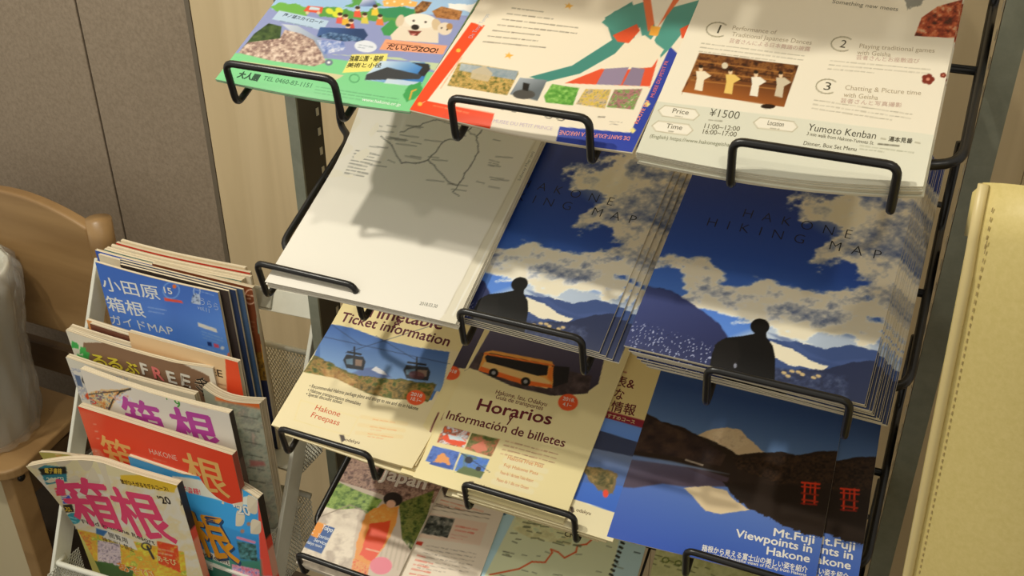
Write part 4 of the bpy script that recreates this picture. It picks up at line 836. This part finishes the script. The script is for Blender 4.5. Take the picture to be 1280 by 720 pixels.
def blue(s):
    s.fill('#3c66b4'); s.grad([(100, 320), (300, 350), (320, 520), (120, 520)], '#3a5faa', '#5c8ad0', (200, 340), (230, 460)); s.grad([(200, 345), (300, 350), (320, 520), (230, 520)], '#3558a4', '#6090d0', (240, 370), (280, 450), .5, 20)
    W = '#eef0ec'
    s.text('小田原', (130, 361), (201, 374), 17, W, .01); s.text('箱根', (136, 386), (183, 396), 18, W, .01); s.text('ガイドMAP', (140, 404), (218, 419), 12, W, .004)
    s.rows((185, 384), (208, 388), (1, 5), 2, '#c8d4e4', 1, .6); s.ell(214, 363, 10, 10, '#6a94d0', 0, 1, 1, 1.4); s.text('15', (206, 366), (216, 368), 8, '#f4f2ea', .02); s.ell(218, 358, 2.4, 2.4, '#e8742c'); s.poly([(205, 372), (227, 376), (229, 379), (206, 376)], '#d8503c')
    s.photo([(240, 371), (244, 366), (250, 369), (251, 381), (239, 379)], ['#2c3c5c', '#8c9cb8', '#c8d0dc'], .5, 3); s.ell(246, 364, 4, 6, '#a8b8cc', 0, .8, 1, 1); s.text('うらら', (251, 380), (273, 388), 8, '#b8c8e0', -.01); s.text('vol.11', (247, 386), (262, 391), 5, '#a8bcdc'); s.rows((244, 362), (270, 370), (0, 4), 1, '#a8bcdc', 1)
    s.poly([(247, 403), (270, 411), (272, 416), (248, 408)], '#ece8dc'); s.photo([(270, 404), (279, 406), (282, 415), (273, 413)], ['#303c50', '#d0d4d8'], .8, 2, .01)
    s.rows((252, 414), (278, 423), (1, 4), 3, '#a8c0e0', 1, .6); s.poly([(259, 427), (264, 428), (265, 433), (260, 432)], '#1c2c60'); s.poly([(267, 429), (273, 431), (274, 435), (268, 434)], '#c84c5c'); s.ell(278, 435, 2.4, 2.2, '#e8ecf0'); s.rows((250, 432), (286, 444), (1, 4), 2, '#a8c0e0', .9, .5); s.ell(287, 444, 3, 3.6, '#d8704c')
    s.poly([(275, 449), (295, 446), (300, 470), (270, 460)], '#3a5c78', .5, 4)
mag(.852, (119, 331), (272, 366), None, .24, .0035, 'blue_guide_magazine', 'blue guide magazine with white Japanese title, front of the back pocket', blue, tilt=92, bend=lambda a, b: .003*np.sin(np.pi*a*1.0)*b, gain=1.6)
# second pocket
for Y, a, b, c, l in ((.832, (108, 406), (268, 444), '#d89a5c', 'orange-edged magazine behind the white and brown one in the second pocket'), (.826, (112, 411), (262, 446), '#6c4030', 'dark red magazine edge in the second pocket'), (.820, (88, 412), (240, 450), '#d4ccb4', 'cream magazine rear left in the second pocket'), (.815, (86, 417), (236, 452), '#8898a8', 'grey-blue magazine edge in the second pocket')):
    mag(Y, a, b, None, .22, .0045, 'magazine', l, tinted(c), dens=.12, bend=wave(.003), gain=1.3)
def beige(s):
    s.fill('#d8b88c'); s.poly([(281, 440), (310, 450), (315, 600), (290, 600)], '#e4502c'); s.text('FREE', (248, 464), (279, 472), 9, '#3c2c20', .02); s.rows((265, 478), (282, 482), (1, 5), 4, '#8c6c50', 2); 
mag(.806, (160, 432), (297, 453), None, .22, .006, 'magazine', 'beige magazine with an orange-red right border in the second pocket', beige, gain=1.3, tilt=91)
def free(s):
    s.fill('#e6dfcc'); s.wob([(104, 440), (104, 428), (130, 428), (200, 442), (262, 470), (290, 620), (110, 520)], '#7a5e48', .6)
    for x, y in ((90, 430), (100, 436), (104, 443), (96, 446)): s.wob([(x, y-4), (x+7, y-2), (x+8, y+6), (x-1, y+6)], '#3f9c4c', 1)
    for t, a, b, c in (('る', (118, 455), (136, 459), '#f0e04c'), ('る', (137, 459), (155, 463), '#f0e04c'), ('ぶ', (157, 464), (176, 468), '#f0e04c'), ('F', (178, 467), (187, 470), '#f4f0e4'), ('R', (193, 472), (206, 476), '#e27a78'), ('E', (211, 477), (222, 480), '#f4f0e4'), ('E', (227, 481), (239, 485), '#f4f0e4')): s.otext(t, a, b, 15, c, '#4a3420', .035, .04)
    s.otext('冬', (241, 482), (259, 492), 15, '#1c1814', '#c8b8a0', .012, .03); s.text('20', (253, 494), (263, 497), 7, '#201c18', .01)
mag(.797, (82, 421), (262, 464), None, .22, .006, 'free_magazine', 'brown magazine with yellow and white FREE lettering in the second pocket', free, bend=lambda a, b: .004*np.sin(np.pi*a)*b-.006*np.maximum(0, a-.8)*5*b, gain=1.5, tilt=95)
def phone(s):
    s.fill('#dcd8c8'); s.photo([(80, 458), (160, 472), (160, 500), (90, 500)], ['#e8e4d4', '#c8c4bc', '#9098b0', '#e0dccc', '#d8a088'], .3, 5, .8)
    s.poly([(92, 464), (101, 466), (106, 484), (97, 482)], '#f0ece0'); s.poly([(93, 468), (100, 470), (104, 484), (97, 482)], '#5a6c8c'); s.ell(107, 474, 4, 5, '#28241c', 0, 1, 1, 1.4)
    for k in range(4): s.poly([(110+k*3, 478-k*2), (113+k*3, 475-k*2), (116+k*3, 480-k*2), (113+k*3, 483-k*2)], '#2c2824')
    s.poly([(106, 495), (122, 472), (136, 478), (136, 484), (124, 482), (110, 500)], '#d8582c'); s.poly([(134, 478), (146, 480), (146, 488), (136, 488)], '#2c6c6c')
mag(.783, (82, 459), (243, 494), None, .2, .008, 'magazine', 'pale magazine with a printed phone, left of the purple-titled one', phone, bend=wave(.003), gain=1.3, tilt=95)
def rolled(s):
    s.fill('#8c9080'); s.photo([(268, 492), (330, 500), (350, 660), (290, 660)], ['#7c8070', '#98a090', '#a8a894', '#888c80', '#b0a090'], .12, 4); s.poly([(268, 486), (326, 496), (326, 511), (270, 500)], '#dc6c30', 1, 4)
    s.poly([(312, 575), (330, 577), (332, 582), (313, 583)], '#a8605c', .8, 3); s.rows((302, 520), (322, 524), (2, 16), 7, '#4c5048', 1.6, .8)
mag(.790, (250, 486), (324, 505), .085, .23, .014, 'magazine', 'grey-green magazine with orange top bulging at the right of the third pocket', rolled, gain=1.25, tilt=91, bend=lambda a, b: .010*np.sin(np.pi*a), cols=('#d8ccb0', '#8c7c64'))
def purple(s):
    s.fill('#e6dfd2'); s.wob([(96, 498), (120, 488), (160, 486), (140, 505), (132, 530), (100, 520)], '#c8a878', 1.5); s.photo([(96, 497), (120, 489), (158, 488), (138, 508), (132, 528), (100, 515)], ['#5a2c28', '#c87c3c', '#e8d8a0', '#3c4c6c', '#b04030'], .3, 6, .85)
    s.line([(163, 486), (150, 490), (141, 500), (135, 515), (134, 524)], '#2c2824', 2.2); s.line([(112, 493), (163, 487)], '#2c2824', 1.4)
    s.otext('まっ', (98, 500), (122, 506), 9, '#d8402c', '#f4e8d8', .02, .05); s.photo([(140, 495), (158, 492), (166, 500), (150, 508)], ['#8c94b4', '#d8d8dc', '#a86858'], .3, 2, .8)
    s.otext('まっぷる', (134, 524), (173, 533), 10, '#e8702c', '#28346c', .01, .06)
    s.text('箱', (164, 540), (214, 552), 50, '#9c3a86', .028); s.text('根', (222, 552), (281, 566), 48, '#9c3a86', .028)
    s.text("'19", (210, 506), (227, 510), 11, '#3c8434', .02); s.rows((238, 507), (264, 513), (0, 3), 1, '#b08870', 1.2)
def dark_spine(t): return '#2c2420' if t < .3 else ('#a83430' if t > .5 else '#4c3c34')
mag(.762, (100, 491), (286, 517), None, .2, .008, 'purple_title_magazine', 'white magazine with large purple kanji title in the third pocket', purple, bend=lambda a, b: .005*np.sin(np.pi*a)*b, gain=1.65, tilt=93, spine=dark_spine)
def red(s):
    s.fill('#cc3f26'); s.grad([(90, 510), (130, 518), (135, 600), (100, 600)], '#d86a4c', '#cc3f26', (100, 530), (136, 540), .8, 6)
    for x, y in ((117, 530), (119, 539), (121, 548)): s.rows((x, y), (x+6, y+1), (0, 3), 1, '#ecc8b0', 1.4)
    s.photo([(112, 560), (124, 562), (136, 576), (120, 574)], ['#f0e0cc', '#d88868', '#e8d0b8'], .3, 3, .7, 3)
    s.text('箱', (135, 582), (174, 594), 42, '#e2b266', .014); s.text('根', (236, 604), (288, 620), 42, '#e2b266', .014); s.text('HAKONE', (188, 567), (222, 576), 7, '#e8c8b4', -.005); s.rows((192, 573), (219, 581), (0, 0), 1, '#e8b89c', 1)
mag(.744, (97, 515), (290, 569), None, .19, .009, 'red_magazine', 'red magazine with pale gold kanji title behind the front pair', red, gain=1.65, tilt=93, spine=lambda t: '#c83c28' if t > .3 else '#7c3c30')
# front pocket pair
def frontblue(s):
    s.fill('#3c92c8'); s.grad([(224, 600), (330, 615), (340, 720), (240, 720)], '#3a98d0', '#2c6ca8', (280, 620), (290, 720))
    s.poly([(215, 595), (240, 598), (262, 603), (285, 616), (300, 622), (322, 618), (322, 632), (290, 630), (262, 622), (222, 612)], '#e8dfc8', .9); s.otext('電子書籍!', (222, 611), (251, 618), 7, '#d83c50', '#f6f0e4', .02, .03)
    s.otext("'20", (294, 641), (314, 645), 13, '#f4f0e4', '#30506c', .035, .03); s.poly([(322, 625), (345, 630), (345, 720), (326, 720)], '#d84c3c')
    s.text('箱', (192, 672), (244, 681), 56, '#1c3c5c', .03); s.text('箱', (191, 670), (243, 679), 55, '#f2a62c', .028)
    s.text('根', (249, 690), (302, 703), 56, '#1c3c5c', .03); s.text('根', (248, 688), (300, 700), 55, '#f2a62c', .028)
    for x, y in ((311, 655), (303, 664)): s.ell(x, y, 2.6, 2.6, '#8c6c5c')
    s.grad([(240, 690), (300, 700), (326, 700), (330, 740), (240, 740)], '#3c7c6c', '#24503c', (280, 695), (280, 735), 1, 5); s.photo([(296, 676), (320, 681), (322, 702), (300, 698)], ['#1c2c28', '#3c6c6c', '#5c8c98'], .25, 4); s.line([(297, 672), (318, 678)], '#e088a8', 3)
    s.poly([(238, 680), (286, 700), (288, 708), (238, 688)], '#e8e4d4'); s.text('Hakone Resort', (234, 687), (287, 706), 6, '#2c2824', .01); s.poly([(236, 690), (266, 704), (266, 713), (238, 702)], '#f0ecdc'); s.text('閲覧用', (236, 697), (254, 704), 6, '#2c2824'); s.text('持出し禁止', (238, 705), (266, 714), 6, '#2c2824')
    s.photo([(290, 705), (324, 712), (326, 730), (290, 726)], ['#d84c7c', '#e8a0b0', '#3c5ca0'], .4, 7)
def sp2(t): return '#221c18' if t < .24 else ('#dc8c78' if .3 < t < .5 else '#cc4030')
mag(.742, (160, 582), (322, 624), None, .2, .011, 'blue_and_gold_magazine', 'blue magazine with orange kanji title and red spine, right of the front pair', frontblue, gain=1.65, tilt=92, bend=lambda a, b: -.010*np.maximum(0, b-.75)*4*np.sin(np.pi*np.clip((a-.45)/.55, 0, 1)), spine=sp2)
for Y, a, b, c, l in ((.735, (80, 560), (196, 598), '#d8b46c', 'curled tan-edged magazine at the top left of the front pocket'), (.729, (60, 572), (190, 600), '#b8b060', 'curled magazine with a green-yellow cover edge in the front pocket')):
    mag(Y, a, b, None, .17, .004, 'magazine', l, tinted(c), dens=.15, bend=lambda a, b: .016*np.maximum(0, 1-a/.5)**2*b**3, gain=1.3)
def frontpink(s):
    s.fill('#e4d8ac'); s.photo([(40, 580), (240, 610), (250, 720), (90, 720)], ['#e6dcc0', '#efe8d6', '#ead9a8', '#f4eedf'], .06, 4)
    s.poly([(45, 580), (83, 584), (84, 602), (58, 606)], '#2c6c78'); s.poly([(48, 586), (82, 583), (84, 592), (52, 594)], '#24221c'); s.text('電子書籍', (52, 594), (76, 593), 6, '#e8c84c', .02); s.text('200円', (58, 603), (80, 603), 6, '#d8e4c8', .02)
    s.poly([(68, 610), (80, 610), (83, 619), (71, 620)], '#c83c3c'); s.text('る', (71, 618), (80, 618), 7, '#f4ece0', .03); s.poly([(76, 620), (87, 619), (90, 629), (79, 630)], '#3c4c9c'); s.text('る', (79, 628), (88, 628), 7, '#f4ece0', .03); s.poly([(78, 631), (90, 630), (93, 640), (82, 641)], '#28241c'); s.text('ぶ', (82, 639), (91, 639), 7, '#e8c040', .03)
    s.ell(92, 648, 9, 7, '#2c7c88', 15); s.rows((86, 646), (97, 649), (0, 4), 2, '#c8e0d8', 1.2)
    s.wob([(150, 594), (185, 594), (222, 606), (218, 616), (180, 610), (152, 604)], '#f0c83c', .5); s.text('旅がひろがるモデルコース!', (152, 604), (211, 614), 6.5, '#3c2418', .025)
    s.text('箱', (96, 650), (154, 660), 62, '#d8446c', .026); s.text('根', (158, 662), (222, 675), 62, '#d8446c', .026)
    s.text("'20", (201, 629), (215, 630), 11, '#241c18', .03)
    s.photo([(88, 660), (230, 690), (235, 730), (96, 730)], ['#b8c040', '#e8c83c', '#e0a030', '#8c9c38', '#f0d860'], .12, 9); s.photo([(122, 675), (150, 680), (152, 712), (122, 706)], ['#5c4c54', '#a898a4', '#c8b8b8', '#6c5c6c'], .35, 4)
    s.photo([(196, 676), (222, 682), (226, 716), (198, 704)], ['#e8682c', '#d83c20', '#f4c040'], .3, 3); s.photo([(90, 662), (114, 668), (116, 702), (98, 694)], ['#e88c2c', '#f4d040', '#d05c28', '#90a040'], .35, 6); s.wob([(116, 700), (160, 708), (170, 722), (112, 722)], '#3a5c2c', 2)
    s.text('Field Hakone Resort', (104, 654), (194, 681), 5.5, '#3c2c28', .012); s.poly([(120, 660), (134, 664), (134, 672), (120, 667)], '#2c5c8c')
    s.poly([(136, 663), (166, 675), (172, 688), (128, 672)], '#f2ecdc'); s.text('閲覧用', (137, 671), (160, 679), 6.5, '#2c2420'); s.text('持ち出し禁止', (129, 676), (168, 690), 6, '#2c2420')
    s.ell(183, 683, 6, 4, '#2c2c30', 20, 1, 1, 1.6); s.line([(184, 683), (192, 698)], '#28282c', 3)
    s.otext('あそび!', (150, 712), (196, 724), 12, '#f09030', '#f4e8c0', .03, .04); s.text('あそび', (197, 700), (222, 707), 8, '#f4e8a0', .02); s.rows((198, 686), (218, 690), (0, 5), 2, '#f8e8c0', 2)
    s.poly([(224, 604), (230, 600), (232, 630), (226, 632)], '#28201c')
mag(.718, (66, 594), (221, 607), None, .19, .010, 'pink_title_magazine', 'guide magazine with large pink kanji title at the front left of the stand', frontpink, gain=1.65, tilt=94,
    bend=lambda a, b: .046*np.maximum(0, 1-a/.42)**1.7*b**2+.004*np.sin(np.pi*a)*b, spine=lambda t: '#26201c' if t < .28 else ('#d8785c' if .34 < t < .6 else '#cc4838'))

# ---------------------------------------------------------------- upholstered chair back at the right
V = []; Fc = []; nx, nz = 26, 40
def edge_x(z): return .0325+(1.351-z)*.046
def seat_face(x_, z):
    return 0
m = MB(); ztop = 1.358
def cush(a, b):      # a across 0..1, b up 0..1 -> front surface of the padded back
    z = b*ztop; x0 = edge_x(z); x = x0+a*.56; y = .62-.028*(1-(1-min(1, a*7))**2)*1-.014*math.sin(math.pi*min(1, a*1.2))
    z2 = z-.012*max(0, 1-a*12)**2*(b > .97)
    r = max(0, b-.93)/.07; y += .012*r*r
    y += .0016*math.sin(z*22+a*9)*math.sin(a*17)
    return (x, y, z2)
for j in range(nz+1):
    for i in range(nx+1): V.append(cush((i/nx)**1.6, j/nz))
for j in range(nz):
    for i in range(nx): a = j*(nx+1)+i; Fc.append((a, a+1, a+nx+2, a+nx+1))
b0 = len(V)
rim = [j*(nx+1) for j in range(nz+1)]+[nz*(nx+1)+i for i in range(1, nx+1)]+[j*(nx+1)+nx for j in range(nz-1, -1, -1)]
for k in rim: v = V[k]; V.append((v[0], .735, v[2]-(.05 if v[2] > 1.3 else 0)))
for k in range(len(rim)-1): Fc.append((rim[k], rim[k+1], b0+k+1, b0+k))
Fc.append(tuple(b0+k for k in range(len(rim)))[::-1])
M_LEATH = nodemat('cream_leatherette', rough=.42, spec=.4, build=speck_build((.62, .50, .18), (.68, .55, .22), 260, .22, .0006))
ch = mesh_obj('padded_chair_back', V, Fc, M_LEATH, None, loc=(.3, .66, 0))
tag(ch, 'cream leatherette padded chair back with piped edge beside the right-hand upright', 'chair')
m = MB(); pts = [np.array(V[j*(nx+1)])+np.array([.0005, -.0025, 0]) for j in range(nz+1)]
m.tube(pts, .0034, 8); m.build('piping', nodemat('piping_leather', (.66, .53, .24), .4), ch)
m = MB()
for j in range(6, nz*6-2):
    p = np.array(cush(.013, j/(nz*6))); m.bar(p+np.array([0, -.0006, 0]), p+np.array([0, -.0006, .0028]), (1, 0, 0), .0006, .0006)
tag(m.build('seam_stitching', nodemat('thread', (.45, .34, .14), .7), ch, smooth=False), kind='stuff')

# ---------------------------------------------------------------- wooden chair with an arched back, bin in a clear bag
wc = empty('wooden_chair', (-1.55, 1.0, 0), 'brown wooden chair with an arched back board against the beige wall', 'chair')
def extr(prof, n_off, name, mat, parent, bevel=.004):
    V = [tuple(p) for p in prof]+[tuple(np.array(p)+np.array(n_off)) for p in prof]; n = len(prof)
    F = [tuple(range(n)), tuple(range(2*n-1, n-1, -1))]+[(i, i+n, (i+1) % n+n, (i+1) % n) for i in range(n)]
    o = mesh_obj(name, V, F, mat, parent, smooth=False)
    md = o.modifiers.new('bevel', 'BEVEL'); md.width = bevel; md.segments = 3; md.limit_method = 'ANGLE'; return o
YB = 1.10
arch = [(-1.262, YB, .60), (-1.256, YB, .80)]
for k in range(15):
    t = k/14; x = -1.258-t*.36; arch.append((x, YB, .822+.050*math.sin(math.pi*(t*.93+.07))**.8))
arch += [(-1.625, YB, .60)]
extr(arch, (0, .022, 0), 'back_board', M_CHAIR, wc, .005)
for x in (-1.262, -1.66):
    m = MB(); m.tube([(x+.022, YB+.012, 0), (x+.022, YB+.012, .80), (x+.022, YB+.014, .852)], .021, 14); m.build('back_post', M_CHAIR, wc)
m = MB(); m.box((-1.64, YB, .50), (-1.245, YB+.02, .56)); m.build('lower_rail', M_CHAIR_SHADE, wc, smooth=False, bevel=.003)  # rail coloured dark for the shade between back board and seat
seat = [(-1.86, .885, .418), (-1.40, .885, .418)]
for k in range(7): a = math.pi/2*k/6; seat.append((-1.385+.045*math.sin(a), .93-.045*math.cos(a), .418))
seat += [(-1.368, 1.115, .418), (-1.86, 1.115, .418)]
extr(seat[::-1], (0, 0, .022), 'seat', M_CHAIR, wc, .005)
m = MB(); m.box((-1.388, .905, 0), (-1.358, .945, .418)); m.build('front_leg', M_CHAIR, wc, smooth=False, bevel=.004)
m = MB(); m.box((-1.86, .912, .02), (-1.388, .925, .416)); m.build('front_panel', M_CREAM, wc, smooth=False)
m = MB(); m.box((-1.378, .945, .35), (-1.364, 1.11, .410)); m.build('side_rail', M_CHAIR_SHADE, wc, smooth=False)
m = MB(); m.tube([(-1.358, .925, .405), (-1.354, .925, .405)], .007, 12); m.build('bolt', M_BLACK, wc)
# bin
bx, by, bz = -1.485, .972, .4405
V = []; F = []; N = 40; prof = [(.078, 0), (.109, .312), (.114, .314), (.114, .325), (.109, .325), (.104, .30), (.074, .006)]
for r, z in prof:
    for k in range(N): a = 2*math.pi*k/N; V.append((bx+r*math.cos(a), by+r*math.sin(a), bz+z))
for j in range(len(prof)-1):
    for k in range(N): F.append((j*N+k, j*N+(k+1) % N, (j+1)*N+(k+1) % N, (j+1)*N+k))
F.append(tuple(range(N))[::-1]); F.append(tuple((len(prof)-1)*N+k for k in range(N)))
bn = mesh_obj('waste_bin', V, F, M_BIN, None, loc=(bx, by, bz)); tag(bn, 'round white plastic bin standing on the wooden chair seat', 'bin')
def film(nt, b):
    b.inputs['Transmission Weight'].default_value = 1; b.inputs['IOR'].default_value = 1.12; b.inputs['Alpha'].default_value = .55; b.inputs['Transmission Weight'].default_value = .55
M_FILM = nodemat('clear_film', (.95, .93, .85), .12, spec=.9, build=film)
V = []; F = []; N = 72; H = 30
for j in range(H+1):
    t = j/H; z = t*.338; r0 = .096+.036*t+.004*math.sin(t*9)
    for k in range(N):
        a = 2*math.pi*k/N; r = r0+.006*float(fbm(np.array([math.cos(a)*5+7]), np.array([math.sin(a)*5+t*3+9]), 4)[0])+.0035*math.sin(a*17+t*6)+.0022*math.sin(a*29-t*23)
        if t > .93: r -= (t-.93)*.30
        V.append((bx+r*math.cos(a), by+r*math.sin(a)*.93, bz+.001+z))
for j in range(H):
    for k in range(N): F.append((j*N+k, j*N+(k+1) % N, (j+1)*N+(k+1) % N, (j+1)*N+k))
bg = mesh_obj('bin_bag', V, F, M_FILM, None, loc=(bx, by, bz)); tag(bg, 'clear plastic bag drawn loosely over the white bin', 'bag')
